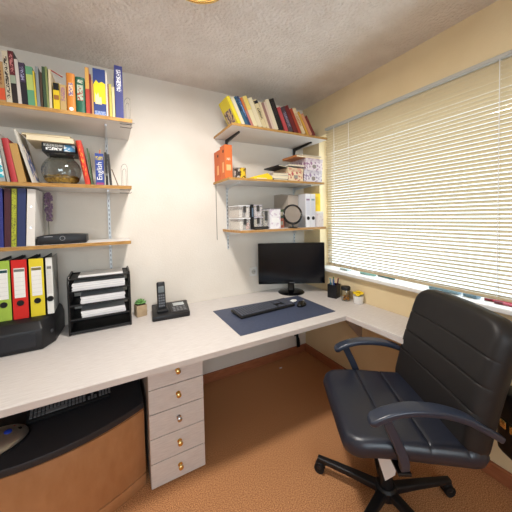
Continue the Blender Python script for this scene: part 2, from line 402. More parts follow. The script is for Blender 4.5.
MB().cyl((.265, -.0487, .100), (.265, -.0484, .100), .003, seg=10).build('power_light', mat('led_dim', (70, 90, 120), .3), mon)

# wall socket
so = thing('wall_socket', 'white wall socket beside the computer monitor', 'socket', (1.138, 2.165, .893))
MB().box(-.04, .04, -.011, 0, -.04, .04, .003).build('plate', M_white, so)
MB().cyl((0, -.0125, 0), (0, -.010, 0), .022).build('recess', mat('socket_recess', (206, 200, 190), .5), so)
m = MB(); m.cyl((-.009, -.0135, 0), (-.009, -.0120, 0), .003, seg=8); m.cyl((.009, -.0135, 0), (.009, -.0120, 0), .003, seg=8); m.build('pin_hole', M_blackmatte, so)

# ------------------------------------------------------------------ letter tray
lt = thing('letter_tray', 'black mesh letter tray rack with five shelves of papers', 'letter tray', (-0.07, 1.93, HD+.0062))
LW, LD = .166, .222
M_mesh = mat('black_mesh_metal', (30, 30, 33), .45, metal=.3)
lev = [0.004, .082, .168, .252, .330]
for i, z in enumerate(lev):
    s_ = MB().box(-LW+.004, LW-.004, .002, LD, z, z+.003); s_ = s_.build('shelf', M_mesh, lt)
    for yq in (.002, LD): MB().tube([(-LW+.004, yq, z+.006), (LW-.004, yq, z+.006)], .0045, 8).build('rim', M_blackmetal, s_)
for sx in (-1, 1):
    m = MB()
    out = [(sx*LW, 0, .0), (sx*LW, 0.002, .315), (sx*LW, .02, .345), (sx*LW, LD-.02, .350), (sx*LW, LD, .33), (sx*LW, LD, 0)]
    m.tube(out, .006, 8, closed=True, up=(1, 0, 0))
    for k in range(1, 14): m.tube([(sx*LW, LD*k/14, .004), (sx*LW, LD*k/14, .342)], .0016, 5, up=(1, 0, 0))
    for k in range(1, 20): m.tube([(sx*LW, .002, .34*k/20), (sx*LW, LD, .34*k/20)], .0016, 5, up=(1, 0, 0))
    m.build('side_frame', M_blackmetal, lt)
def paper_stack(label, z, h, x0, x1, tiltz=0.0, y0=.012, name='paper_stack'):
    t_ = thing(name, label, 'papers', (-0.07, 1.93, HD+.0064+z), tiltz, 'paper piles in the black letter tray')
    nl = max(2, int(h/.006))
    for k in range(nl):
        j = random.uniform(-.003, .003)
        MB().box(x0+j, x1+j, y0+abs(j), LD-.02+j, h*k/nl, h*(k+1)/nl-.0005).build('sheet_bundle', M_paper if k % 2 else mat('paper_shade', (226, 226, 230), .85), t_)
paper_stack('thin white paper pile on the topmost shelf of the letter tray', .3345, .012, -.115, .13)
paper_stack('thick white paper pile on the second shelf of the letter tray from the top', .2565, .052, -.148, .138)
paper_stack('white paper pile on the middle shelf of the letter tray', .1725, .046, -.105, .138, R(2))
paper_stack('white paper pile on the lowest filled shelf of the letter tray', .0865, .042, -.105, .138, R(1))

# ------------------------------------------------------------------ succulent
pp = thing('potted_succulent', 'small green succulent in a beige square pot beside the phone', 'plant', (0.170, 2.085, HD), R(12))
MB().prism([(-.036, -.036), (.036, -.036), (.036, .036), (-.036, .036)], 0, .082, .006).build('pot', mat('beige_clay', (196, 172, 140), .8, col2=(184, 158, 126), scale=30), pp, smooth=True)
MB().box(-.031, .031, -.031, .031, .078, .0835).build('soil', mat('soil', (70, 52, 38), .95), pp)
M_leaf = mat('succulent_green', (96, 152, 82), .5, col2=(134, 180, 110), scale=30)
lf = MB(); lf.sphere((0, .020, 0), .02, (.45, 1.0, .28), 8, 6); leaf0 = lf.build('leaf', M_leaf, pp, smooth=True)
ii = 0
for ring, (nl, el, sc) in enumerate(((8, 12, 1.0), (7, 35, .85), (5, 60, .65), (3, 82, .5))):
    for k in range(nl):
        o = leaf0 if ii == 0 else leaf0.copy()
        if ii: C.objects.link(o); o.parent = pp
        ii += 1
        o.location = (0, 0, .088+.004*ring); o.rotation_euler = (R(el), 0, 2*math.pi*(k+.4*ring)/nl); o.scale = (sc*1.1,)*3

# ------------------------------------------------------------------ cordless phone
ph = thing('cordless_phone', 'black cordless telephone standing in its answering-machine base', 'telephone', (0.226, 1.895, HD), R(-3)); ph.scale = (1.1, 1.1, 1.1)
b_ = MB().prism([(0, 0), (.228, 0), (.246, .20), (.010, .20)], 0, .028, .007)
for v in b_.bm.verts:
    if v.co.z > .012: v.co.z += .10*max(v.co.y, 0)*1.0+.004
b_.build('base', M_blackplast, ph, smooth=True)
sl_ = R(5.7)
Mp = Matrix.Rotation(sl_, 4, 'X')
MB().box(.118, .222, .020, .178, .0300, .0345, .003, M=Mp).build('panel', mat('phone_panel', (44, 44, 48), .3), ph)
MB().box(.140, .212, .118, .165, .0340, .0362, .001, M=Mp).build('display', mat('lcd_grey', (190, 196, 198), .25), ph)
kb0 = None
for r_ in range(3):
    for c_ in range(4):
        MB().box(.130+c_*.022, .146+c_*.022, .036+r_*.024, .050+r_*.024, .0340, .0375, .002, M=Mp).build('button', mat('phone_button', (120, 122, 126), .4), ph)
MB().box(.030, .100, .045, .135, .028, .050, .008, M=Mp).build('cradle', M_blackplast, ph)
hs = MB().box(-.026, .026, -.016, .016, 0, .185, .010, seg=3); hs = hs.build('handset', M_blackplast, ph, smooth=True); hs.location = (.065, .085, .036); hs.rotation_euler = (R(-14), 0, 0)
MB().box(-.019, .019, -.0185, -.0155, .115, .155, .001).build('handset_display', mat('lcd_dark', (92, 98, 100), .25), hs)
for r_ in range(5):
    for c_ in range(3):
        MB().box(-.019+c_*.0135, -.008+c_*.0135, -.0185, -.0155, .026+r_*.0165, .037+r_*.0165, .001).build('key', mat('handset_key', (96, 98, 104), .4), hs)
MB().box(-.010, .010, -.0175, -.0155, .170, .174).build('earpiece', M_slot, hs)

# ------------------------------------------------------------------ pen cup, jar, flower pot
pc = thing('pen_cup', 'black square pen cup full of pens by the monitor', 'pen cup', (1.652, 1.668, HD), R(20))
m = MB(); s_ = .040; hgt = .112
m.box(-s_, s_, -s_, s_, 0, .004); m.box(-s_, s_, -s_, -s_+.003, .004, hgt); m.box(-s_, s_, s_-.003, s_, .004, hgt); m.box(-s_, -s_+.003, -s_+.003, s_-.003, .004, hgt); m.box(s_-.003, s_, -s_+.003, s_-.003, .004, hgt)
m.build('cup', M_mesh, pc)
pens = [((40, 70, 160), -.02, -.012, -8, 6, 'blue'), ((30, 130, 150), -.008, .014, -4, -8, 'teal'), ((190, 50, 60), .016, -.010, 9, 5, 'red'), ((30, 30, 34), .004, -.020, 3, 9, 'black'), ((210, 214, 220), .0, .004, -12, 2, 'white'), ((70, 130, 80), .022, .016, 7, -6, 'green')]
for col, x, y, ax, ay, cn in pens:
    p_ = thing('pen', f'{cn} pen standing in the black pen cup', 'pen', (1.652+x*.94-y*.34, 1.668+x*.34+y*.94, HD+.005), rot=(R(ay)*.7, R(ax)*.7, 0), group='pens in the black cup')
    MB().cyl((0, 0, 0), (0, 0, .140), .0046, seg=10).build('barrel', mat('pen_'+cn, col, .35), p_)
    MB().cyl((0, 0, .140), (0, 0, .158), .0050, .0038, seg=10).build('cap', mat('pen_'+cn, col, .35), p_)
    MB().box(-.001, .001, -.0065, -.0045, .127, .153).build('clip', M_chrome, p_)
jr = thing('candy_jar', 'glass jar with black lid and amber sweets between pen cup and yellow flower pot', 'jar', (1.665, 1.550, HD)); jr.scale = (1.0, 1.0, 1.14)
m = MB(); m.lathe([(0, .001), (.033, .001), (.036, .006), (.036, .066), (.031, .076), (.031, .080)], seg=26); m.build('glass', PLASTIC_CLEAR, jr, smooth=True)
m = MB(); m.lathe([(0, .078), (.036, .078), (.037, .082), (.037, .096), (.033, .102), (0, .103)], seg=26); m.build('lid', M_blackplast, jr, smooth=True)
for k in range(16):
    a = k*2.4; rr = .006+.019*((k*0.37) % 1)
    MB().sphere((rr*math.cos(a), rr*math.sin(a), .011+.0105*(k//6)), .0088, (1, .8, .7), 8, 6).build('sweet', mat('amber', (206, 140, 40), .25) if k % 3 else mat('brown_sweet', (130, 84, 40), .3), jr, smooth=True)
fp = thing('flower_pot', 'small white pot with yellow blossoms on the desk below the window', 'plant', (1.694, 1.450, HD)); fp.scale = (1.14, 1.14, 1.18)
m = MB(); m.lathe([(0, 0), (.029, 0), (.032, .004), (.035, .048), (.036, .052), (.032, .052), (.031, .046), (0, .044)], seg=26); m.build('pot', M_white, fp, smooth=True)
fl = MB()
for k in range(6): fl.sphere((.010*math.cos(k*math.pi/3), .010*math.sin(k*math.pi/3), 0), .007, (1, 1, .6), 8, 6)
fl.sphere((0, 0, .003), .006, (1, 1, .8), 8, 6); fl0 = fl.build('blossom', mat('yellow_petal', (240, 206, 40), .6), fp, smooth=True)
for k, (x, y, z) in enumerate(((0, 0, .078), (.019, .006, .066), (-.018, .010, .068), (.004, -.020, .064), (-.008, .022, .066), (.014, -.014, .070), (-.018, -.012, .064))):
    o = fl0 if k == 0 else fl0.copy()
    if k: C.objects.link(o); o.parent = fp
    o.location = (x, y, z); o.rotation_euler = (-y*18, x*18, k)
m = MB()
for x, y, z in ((0, 0, .078), (.019, .006, .066), (-.018, .010, .068), (.004, -.020, .064)): m.tube([(x*.4, y*.4, .044), (x, y, z)], .0015, 5)
m.build('stem', M_leaf, fp)

# ------------------------------------------------------------------ black box with binders
bx = thing('printer_base', 'low black box with chamfered right side under the coloured binders', 'box', (0, 0, HD))
m = MB()
b_ = bmesh.new()
lo_ = [(-.95, 1.815), (-.345, 1.815), (-.300, 1.90), (-.285, 2.13), (-.95, 2.13)]
hi_ = [(-.95, 1.880), (-.375, 1.880), (-.330, 1.930), (-.305, 2.13), (-.95, 2.13)]
rings = [[b_.verts.new((x, y, z)) for x, y in pts_] for pts_, z in ((lo_, 0.002), (lo_, .112), ([(x*.5+u*.5, y*.5+v*.5) for (x, y), (u, v) in zip(lo_, hi_)], .150), (hi_, .163))]
b_.faces.new(rings[0][::-1]); b_.faces.new(rings[-1])
for a, b in zip(rings, rings[1:]):
    for k in range(5): b_.faces.new((a[k], a[(k+1) % 5], b[(k+1) % 5], b[k]))
bmesh.ops.recalc_face_normals(b_, faces=b_.faces[:]); bmesh.ops.bevel(b_, geom=b_.edges[:], offset=.006, segments=2, profile=.5, affect='EDGES')
m._add(b_); m.build('housing', M_blackplast, bx, smooth=True)
MB().box(-.92, -.372, 1.8115, 1.8155, .022, .098, .0015).build('front_panel', mat('dark_panel', (36, 37, 42), .4), bx)
MB().cyl((-.3155, 1.875, .075), (-.3105, 1.873, .075), .010, seg=16).build('side_button', mat('grey_button', (70, 72, 78), .35), bx)

def binder(label, loc, col, rotz=0, w=.066, h=.325, d=.27, lab=(236, 236, 232), tab=(40, 60, 60), hole=True, group=None, name='lever_arch_binder', side=(30, 30, 32), rib=True, holez=.11):
    """lever arch file; spine faces -y at local y=0, x centred"""
    t_ = thing(name, label, 'binder', loc, rotz, group)
    m = MB().box(-w/2, w/2, 0, .003, 0, h, .001); m.build('spine', mat('card_%d_%d_%d' % col, col, .55), t_)
    for sx in (-1, 1):
        x = sx*(w/2-.0015); MB().box(min(x, x-sx*.003), max(x, x-sx*.003)+.0005, .003, d, 0, h, .0005).build('cover', mat('card_%d_%d_%d' % side, side, .6), t_)
    MB().box(-w/2+.005, w/2-.005, .012, d-.012, .006, h-.018).build('pages', M_paper, t_)
    if lab:
        l_ = MB().box(-w/2*.70, w/2*.70, -.0012, .0002, h*.36, h*.86).build('label', mat('card_%d_%d_%d' % lab, lab, .7), t_)
        if tab: MB().box(-w/2*.66, w/2*.66, -.0018, -.0010, h*.80, h*.845).build('label_band', mat('card_%d_%d_%d' % tab, tab, .7), l_)
        m = MB()
        for q in range(5): m.box(-w/2*.6, w/2*.6, -.0016, -.0010, h*(.42+q*.07), h*(.42+q*.07)+.001)
        m.build('ruled_lines', mat('pale_lines', (196, 194, 190), .7), l_)
    if hole:
        m = MB(); m.cyl((0, -.0022, h*.27), (0, .0005, h*.27), .0135, seg=20); ho = m.build('finger_hole', M_blackmatte, t_)
        m = MB(); m.tube([(.0145*math.cos(a*math.pi/10), -.002, h*.27+.0145*math.sin(a*math.pi/10)) for a in range(20)], .0015, 6, closed=True, up=(0, 1, 0)); m.build('ring', M_blackplast if col != (20, 20, 20) else M_chrome, ho)
    return t_
BZ = HD+.1635; G1 = 'lever arch binders standing on the black box'
binder('light green lever arch binder, leftmost on the black box', (-.517, 1.895, BZ), (160, 190, 72), w=.062, tab=(32, 70, 76), group=G1)
binder('red lever arch binder on the black box', (-.447, 1.893, BZ), (206, 34, 26), w=.066, tab=(120, 120, 116), group=G1)
binder('yellow lever arch binder on the black box', (-.374, 1.897, BZ), (224, 204, 44), w=.064, tab=(120, 110, 70), group=G1)
binder('slim white lever arch binder at the right end of the black box', (-.318, 1.905, BZ), (226, 226, 222), rotz=R(1.5), w=.030, d=.21, lab=(214, 212, 208), tab=(120, 120, 120), side=(150, 152, 150), group=G1)

# ------------------------------------------------------------------ shelves
def shelf(label, x0, x1, yf, z, th=.02, end_left=False, end_right=False, edge=M_shelfedge):
    t_ = thing('wall_shelf', label, 'shelf', ((x0+x1)/2, YB, z)); cx = (x0+x1)/2
    MB().box(x0-cx+.002, x1-cx-.002, yf-YB+.003, -.001, -th, 0).build('board', M_shelf, t_)
    MB().box(x0-cx, x1-cx, yf-YB, yf-YB+.003, -th, 0).build('front_edge', edge, t_)
    if end_left: MB().box(x0-cx, x0-cx+.002, yf-YB+.003, -.001, -th, 0).build('end_edge', edge, t_)
    if end_right: MB().box(x1-cx-.002, x1-cx, yf-YB+.003, -.001, -th, 0).build('end_edge', M_shelf, t_)
    return t_, cx
def bracket(t_, cx, x, depth, m, th=.02, hz=.075, w=.012, tip=.012):
    MB().prism([(0, -th), (0, -th-hz), (-.012, -th-hz), (-.03, -th-.028), (-depth, -th-tip), (-depth, -th)], x-cx-w/2, x-cx+w/2, M=Matrix(((0, 0, 1, 0), (1, 0, 0, -.009), (0, 1, 0, 0), (0, 0, 0, 1)))).build('bracket', m, t_)
SL = -0.95
Z1, Z2, Z3 = 1.993, 1.606, 1.262
for z, yf, xe, nm in ((Z1, 1.770, .136, 'long pine-edged wall shelf holding the top left row of books'), (Z2, 1.845, .124, 'long pine-edged wall shelf carrying the fish bowl and dictionary'), (Z3, 1.865, .111, 'long pine-edged wall shelf carrying the black set-top box')):
    t_, cx = shelf(nm, SL, xe, yf, z, end_right=True)
    for x in (-.006, -.72): bracket(t_, cx, x, .30 if z == Z1 else .24, M_rail, hz=.05)
RZ1, RZ2, RZ3 = 2.077, 1.692, 1.296
t_, cx = shelf('pine-edged wall shelf under the leaning books beside the window', .789, 1.700, 1.778, RZ1, .018, True)
for x in (.895, 1.61): bracket(t_, cx, x, .27, M_blackmetal, .018, .075, .013)
t_, cx = shelf('pine-edged wall shelf with orange files and floral boxes', .775, 1.700, 1.822, RZ2, .018, True)
for x in (.895, 1.61): bracket(t_, cx, x, .27, M_rail, .018, .045)
t_, cx = shelf('lowest pine-edged wall shelf above the monitor with the round mirror', .850, 1.695, 1.800, RZ3, .02, True, edge=mat('worn_pine_edge', (196, 160, 110), .6, col2=(176, 124, 66), scale=20, stretch=(.7, 3, 3)))
for x in (.895, 1.61): bracket(t_, cx, x, .27, M_rail, .02, .045)
def rail(label, x, z0, z1):
    t_ = thing('shelf_rail', label, 'rail', (x, YB, z0))
    MB().box(-.0085, .0085, -.008, 0, 0, z1-z0, .001).build('channel', M_rail, t_)
    n_ = int((z1-z0)/.032); s0 = MB().box(-.002, .002, -.0088, -.0078, -.008, .008).build('slot', M_slot, t_)
    for k in range(n_):
        o = s0 if k == 0 else s0.copy()
        if k: C.objects.link(o); o.parent = t_
        o.location = (0, 0, .016+.032*k)
rail('slotted white shelf rail visible under the left shelves', -.006, 1.00, 1.985)
rail('slotted white shelf rail behind the left binders', -.72, 1.00, 1.985)
rail('slotted white shelf rail at the left of the three right shelves', .895, 1.12, 2.058)
rail('slotted white shelf rail behind the round mirror near the window', 1.61, 1.10, 2.058)
tag(MB().tube(smooth_path([(.797, 2.160, 1.675), (.796, 2.161, 1.45), (.797, 2.161, 1.205)]), .0028, 6).build('wall_cable', M_grey), 'thin grey cable running down the wall below the orange files', 'cable')

# ------------------------------------------------------------------ books
def book(label, x0, z, yf, t, h, d, col, lean=0.0, band=None, ink=None, hard=True, group=None, topcol=None, roundsp=False, title=None, back=0.0, name='book', extra=None):
    """book standing on a shelf, spine at y=yf facing the room, lower left edge at x0; lean>0 tips the top left (degrees)"""
    t_ = thing(name, label, 'book', (x0, yf, z), rot=(0, -R(lean), 0), group=group)
    a = R(lean)
    if lean < 0: t_.location = (x0+t*(1-math.cos(a)), yf, z+t*math.sin(-a))
    mute = lambda q: tuple(int(v*.86+.14*w_*.8) for v, w_ in zip(q, (128, 112, 92)))
    col = mute(col); topcol = mute(topcol) if topcol else None
    cm = mat('cover_%d_%d_%d' % tuple(col), col, .5)
    c = .0018; m = MB()
    m.box(0, c, 0, d, 0, h); m.box(t-c, t, 0, d, 0, h)
    if roundsp:
        n = 8; q = [(t/2-t/2*math.cos(math.pi*k/n), -t*.22*math.sin(math.pi*k/n)) for k in range(n+1)]
        m.prism([*q, (t-c, .004), (c, .004)], 0, h)
        yo = -t*.22
    else:
        m.box(c, t-c, 0, c, 0, h, 0); yo = 0
    m.build('cover', cm, t_)
    MB().box(c, t-c, c+.001, d-.004, .003, h-.004).build('pages', M_pages, t_)
    if topcol:
        MB().box(0.0003, t-.0003, yo-.0009, .0002 if not roundsp else -.0004, h*.55, h*.995).build('spine_panel', mat('cover_%d_%d_%d' % tuple(topcol), topcol, .5), t_)
    if band:
        bc, b0, b1 = band
        MB().box(.0006, t-.0006, yo-.0012, .0, h*b0, h*b1).build('spine_label', mat('cover_%d_%d_%d' % tuple(bc), bc, .5), t_)
    if ink and t > .008:
        ic, b0, b1 = ink
        nm = 'print_%d_%d_%d_on_%d_%d_%d' % (tuple(ic)+tuple(col))
        base = col if not (topcol and b0 > .5) else topcol
        MB().box(t*.22, t*.78, yo-.0018, yo-.0004, h*b0, h*b1).build('spine_print', stripes_mat('print_%d_%d_%d_%d_%d_%d' % (tuple(ic)+tuple(base)), base, ic, 260, 160, .5), t_)
    if extra: extra(t_, t, h, yo)
    return t_
def place_row(x, z, y, d, rows, group, k=1.0, gap=.0008):
    pl_, ph_ = None, 0
    for x0, t, h, col, ln, kw, lb in rows:
        t = t*k
        if pl_ is not None:
            x += max(0, min(ph_, h)*(math.tan(R(ln))-math.tan(R(pl_)))) if ln > pl_ else 0
        book(lb, x, z, y, t, h, d, col, ln, group=group, **kw)
        x += t/math.cos(R(ln))+gap; pl_, ph_ = ln, h
    return x
GB1 = 'books on the upper left shelf'
yb = 1.80
# x0, t, h, colour, lean, options
L1 = [
 (-.528, .026, .262, (196, 92, 92), 2, dict(band=((214, 168, 120), .1, .5)), 'pink and tan paperback at the left edge of the top shelf'),
 (-.500, .022, .215, (176, 128, 84), 2, dict(ink=((90, 40, 30), .3, .9)), 'brown paperback with dark print, second from the left edge on the top shelf'),
 (-.476, .040, .205, (186, 146, 96), 2, dict(band=((206, 84, 52), .08, .36), ink=((110, 60, 40), .45, .9)), 'tan book with an orange-red lower spine on the top shelf'),
 (-.434, .022, .262, (222, 212, 186), 2.5, dict(ink=((40, 34, 34), .1, .9)), 'tall cream book with black spine lettering on the top shelf'),
 (-.411, .022, .268, (30, 24, 26), 2.5, dict(topcol=(92, 30, 38), band=((150, 160, 140), .40, .55), ink=((190, 120, 120), .6, .95)), 'tall black book with dark red upper spine on the top shelf'),
 (-.388, .014, .232, (214, 206, 200), 2.5, {}, 'slim white book beside the tall black one on the top shelf'),
 (-.373, .024, .220, (26, 22, 34), 2.5, dict(topcol=(60, 46, 74), ink=((150, 150, 180), .6, .9)), 'black book with a purple upper spine on the top shelf'),
 (-.347, .028, .208, (92, 158, 120), 2, dict(band=((170, 186, 104), .42, .80)), 'green book with a yellow-green band on the top shelf'),
 (-.318, .007, .190, (214, 190, 52), 2, {}, 'very thin yellow booklet after the green book'),
 (-.310, .013, .216, (132, 142, 146), 1, {}, 'slim grey book right of the thin yellow booklet'),
 (-.296, .010, .190, (70, 52, 40), 0, {}, 'thin dark brown book on the top shelf'),
 (-.285, .013, .222, (50, 74, 54), 1, {}, 'slim dark green book on the top shelf'),
 (-.271, .009, .225, (128, 142, 84), 1, {}, 'thin olive book on the top shelf'),
 (-.261, .011, .215, (222, 208, 172), 0, {}, 'thin cream book right of the olive one'),
]
place_row(-.530, Z1, yb, .17, L1, GB1)
def yellow_extra(t_, t, h, yo):
    MB().box(.001, t-.001, yo-.0014, yo-.0004, h*.74, h*.99).build('spine_panel', M_blackmatte, t_)
    MB().box(.003, t-.003, yo-.0016, yo-.0004, h*.40, h*.56).build('spine_picture', mat('cover_150_100_50', (150, 100, 50), .5), t_)
book('short bright yellow book with a black spine top', -.247, Z1, 1.802, .028, .150, .12, (236, 204, 30), 0, group=GB1, extra=yellow_extra)
book('short tan book left of the orange book', -.217, Z1, 1.802, .028, .146, .12, (198, 166, 110), 0, group=GB1, ink=((150, 110, 130), .4, .9))
def orange_extra(t_, t, h, yo):
    MB().cyl((t/2, yo-.0018, .020), (t/2, yo+.004, .020), .010, seg=16).build('publisher_mark', M_paper, t_)
    MB().box(t*.25, t*.75, yo-.0014, yo+.003, h*.42, h*.75).build('spine_picture', stripes_mat('orange_pic', (236, 200, 160), (130, 110, 150), 120, 120, .5), t_)
book('orange round-spined book with a white dot at its foot', -.187, Z1, 1.806, .040, .215, .15, (226, 140, 52), 0, group=GB1, roundsp=True, extra=orange_extra)
def green_extra(t_, t, h, yo):
    MB().box(t*.2, t*.8, yo-.0014, yo+.003, h*.36, h*.78).build('spine_picture', stripes_mat('green_pic', (180, 190, 170), (160, 70, 50), 110, 110, .55), t_)
    MB().box(t*.2, t*.8, yo-.0014, yo+.003, h*.83, h*.92).build('spine_print', stripes_mat('green_title', (30, 96, 74), (220, 220, 200), 300, 200, .5), t_)
book('dark green round-spined book right of the orange book', -.146, Z1, 1.806, .045, .203, .15, (28, 96, 74), 0, group=GB1, roundsp=True, extra=green_extra)
book('slim book with yellow upper and red lower spine', -.098, Z1, yb, .019, .266, .18, (190, 60, 44), 0, group=GB1, topcol=(224, 170, 84))
book('thin dark red book beside the yellow and red one', -.078, Z1, yb, .008, .232, .16, (120, 36, 32), 0, group=GB1)
book('thin tan book left of the big blue and yellow book', -.069, Z1, yb, .008, .20, .16, (206, 150, 92), 0, group=GB1)
def blue_extra(t_, t, h, yo):
    MB().prism([(t*.02, h*.30), (t*.98, h*.28), (t*.98, h*.70), (t*.70, h*.74), (t*.45, h*.70), (t*.25, h*.76), (t*.02, h*.66)], -.0006, .0006, M=Matrix(((1, 0, 0, 0), (0, 0, 1, yo-.0008), (0, 1, 0, 0), (0, 0, 0, 1)))).build('yellow_print', mat('cover_238_208_36', (238, 208, 36), .5), t_)
    MB().prism([(t*.12, h*.26), (t*.66, h*.26), (t*.62, h*.42), (t*.46, h*.40), (t*.38, h*.50), (t*.24, h*.44), (t*.14, h*.50)], -.0006, .0006, M=Matrix(((1, 0, 0, 0), (0, 0, 1, yo-.0016), (0, 1, 0, 0), (0, 0, 0, 1)))).build('pale_print', mat('cover_226_210_170', (226, 210, 170), .5), t_)
    MB().box(t*.05, t*.95, yo-.0014, yo-.0002, h*.03, h*.12).build('spine_print', stripes_mat('blue_foot', (92, 120, 176), (150, 160, 190), 200, 200, .5), t_)
book('wide dark blue book with a large yellow patch', -.060, Z1, 1.802, .062, .272, .17, (38, 60, 132), 0, group=GB1, extra=blue_extra)
book('thin white booklet behind the wide blue book', .003, Z1, 1.802, .008, .262, .17, (226, 218, 208), 0, group=GB1)
book('thin red-brown booklet right of the wide blue book', .0118, Z1, 1.806, .006, .20, .16, (150, 90, 50), 0, group=GB1)
book('short yellow-green booklet near the right end of the top shelf', .019, Z1, 1.803, .013, .200, .15, (196, 188, 84), 0, group=GB1)
book('short cream booklet left of the tall blue book', .034, Z1, 1.803, .013, .185, .15, (222, 208, 160), 0, group=GB1)
book('tall deep blue book with white vertical title at the right end', .050, Z1, 1.802, .043, .315, .19, (44, 50, 124), 0, group=GB1, ink=((232, 232, 236), .52, .92))
tag(MB().tube([(-.26, 1.83, Z1+.226), (-.205, 1.825, Z1+.196)], .003, 8).build('red_pencil', mat('red_lacquer', (170, 52, 40), .4)), 'thin red pencil lying across the top of the short books', 'pencil')

def bookend(label, x, y, z, h=.115, w=.055):
    t_ = thing('wire_bookend', label, 'bookend', (x, y, z), 0, 'wire bookends')
    for q, k in ((1.0, 'outer'), (.55, 'inner')):
        pts_ = [(0, -w*q/2, 0), (0, -w*q/2, h*(.55+.27*q))] + [(0, -w*q/2*math.cos(a*math.pi/8), h*(.55+.27*q)+w*q/2*math.sin(a*math.pi/8)*1.1) for a in range(1, 8)] + [(0, w*q/2, h*(.55+.27*q)), (0, w*q/2, 0)]
        MB().tube(pts_, .0012, 6, up=(1, 0, 0)).build('loop', M_grey, t_)
    m = MB(); m.tube([(0, -w/2, .002), (.028, -w/2, .002), (.028, w/2, .002), (0, w/2, .002)], .0012, 6); m.build('foot_wire', M_grey, t_)
    t_.rotation_euler = (0, 0, R(38)); return t_
bookend('wire bookend at the right end of the top left shelf', .116, 1.84, Z1, .15, .05)
bookend('wire bookend at the right end of the fish bowl shelf', .088, 1.895, Z2, .135, .055)
def clip(label, x, y, z):
    t_ = thing('shelf_clip', label, 'clip', (x, y, z), 0, 'wire clips on shelf ends')
    for dz in (0, -.020): MB().tube([(-.05, 0, dz), (.010, 0, dz), (.016, 0, dz+.008)], .0017, 6, up=(0, 1, 0)).build('prong', M_blackmetal, t_)
clip('black wire clip under the right end of the top left shelf', .120, 1.80, Z1-.024)
clip('black wire clip under the right end of the fish bowl shelf', .108, 1.87, Z2-.024)

# ---- second shelf: left books, bowl, dictionary
GB2 = 'books on the fish bowl shelf'
def cyan_extra(t_, t, h, yo):
    MB().box(t-.0004, t+.0010, .02, .16, .03, h*.55).build('cover_picture', stripes_mat('cyan_pic', (70, 180, 196), (230, 240, 240), 60, 60, .5), t_)
    MB().box(.003, t-.003, yo-.0012, yo-.0002, .02, h*.55).build('spine_picture', stripes_mat('cyan_pic', (70, 180, 196), (230, 240, 240), 60, 60, .5), t_)
L2 = [
 (0, .040, .245, (170, 170, 168), 6, dict(extra=cyan_extra), 'grey magazine with a cyan picture at the left edge of the fish bowl shelf'),
 (0, .012, .25, (176, 172, 164), 7, {}, 'slim pale grey folder left of the red book'),
 (0, .026, .228, (186, 50, 58), 8, dict(roundsp=True), 'red book leaning left on the fish bowl shelf'),
 (0, .032, .205, (196, 152, 84), 8.5, {}, 'tan card folder between the red book and the white magazine'),
]
place_row(-.514, Z2, 1.862, .20, L2, GB2)
def mag_extra(t_, t, h, yo):
    MB().box(t-.0006, t+.0012, .03, .15, .02, h*.75).build('cover_picture', stripes_mat('mag_pic', (70, 84, 130), (214, 200, 186), 25, 25, .52), t_)
book('white magazine with a blue cover picture leaning beside the fish bowl', -.366, Z2, 1.860, .010, .285, .19, (218, 214, 204), 13.5, group=GB2, extra=mag_extra)
fb = thing('fish_bowl', 'round glass fish bowl with golden gravel on the shelf', 'bowl', (-.246, 1.985, Z2))
Rb = .100; po = [(0, .002), (.058, .002)]
for k in range(1, 15):
    a = R(-52+k*(52+50)/14); po.append((Rb*math.cos(a), .088+Rb*math.sin(a)*.95))
po += [(.062, .176), (.068, .184)]
m = MB(); m.lathe(po, seg=40); m.build('glass', glass_mat('bowl_glass', (226, 230, 228), .12, .7, 2.5), fb, smooth=True)
gr = MB(); gr.lathe([(0, .005), (.054, .005), (.083, .030), (.090, .050), (.06, .056), (.03, .052), (0, .055)], seg=32)
gr.build('gravel_bed', mat('golden_gravel', (176, 140, 60), .8, col2=(112, 84, 34), scale=90, bump=.8, bscale=120, bdist=.01), fb, smooth=True)
pb = MB()
for k in range(260):
    a = random.uniform(0, 2*math.pi); rr = .086*math.sqrt(random.random()); pb.sphere((rr*math.cos(a), rr*math.sin(a), .053+random.uniform(-.002, .004)), random.uniform(.0035, .006), (1, .8, .7), 6, 4)
o = pb.build('pebbles', mat('pebble', (204, 168, 84), .7, col2=(132, 100, 46), scale=60), fb); o['kind'] = 'stuff'
gbx = thing('game_box', 'small black boxed game with pale lettering on top of the fish bowl', 'box', (-.244, 1.985, Z2+.1845))
MB().box(-.080, .080, -.085, .085, 0, .050, .002).build('carton', mat('black_carton', (24, 24, 28), .4), gbx)
MB().box(-.072, .018, -.0862, -.0848, .030, .044).build('title_print', stripes_mat('game_title', (24, 24, 28), (220, 224, 220), 220, 220, .46), gbx)
MB().box(-.062, .014, -.0862, -.0848, .010, .026).build('title_print', stripes_mat('game_title2', (24, 24, 28), (236, 238, 236), 150, 90, .46), gbx)
MB().box(.022, .076, -.0862, -.0848, .008, .044).build('picture', stripes_mat('game_pic', (84, 150, 196), (214, 222, 226), 60, 60, .55), gbx)
def flat_pile(label, x0, x1, y0, y1, z, th, col, rotz=0, cat='papers', name='magazine', group=None):
    t_ = thing(name, label, cat, ((x0+x1)/2, (y0+y1)/2, z), rotz, group); wx, wy = (x1-x0)/2, (y1-y0)/2
    c = min(.0015, th*.2); cm = mat('cover_%d_%d_%d' % tuple(col), col, .55)
    m = MB().box(-wx, wx, -wy, wy, 0, c); m.box(-wx, wx, -wy, wy, th-c, th); m.box(-wx, -wx+c, -wy, wy, c, th-c); m.build('cover', cm, t_)
    MB().box(-wx+c, wx-.003, -wy+.003, wy-.003, c, th-c).build('pages', M_pages, t_)
    return t_
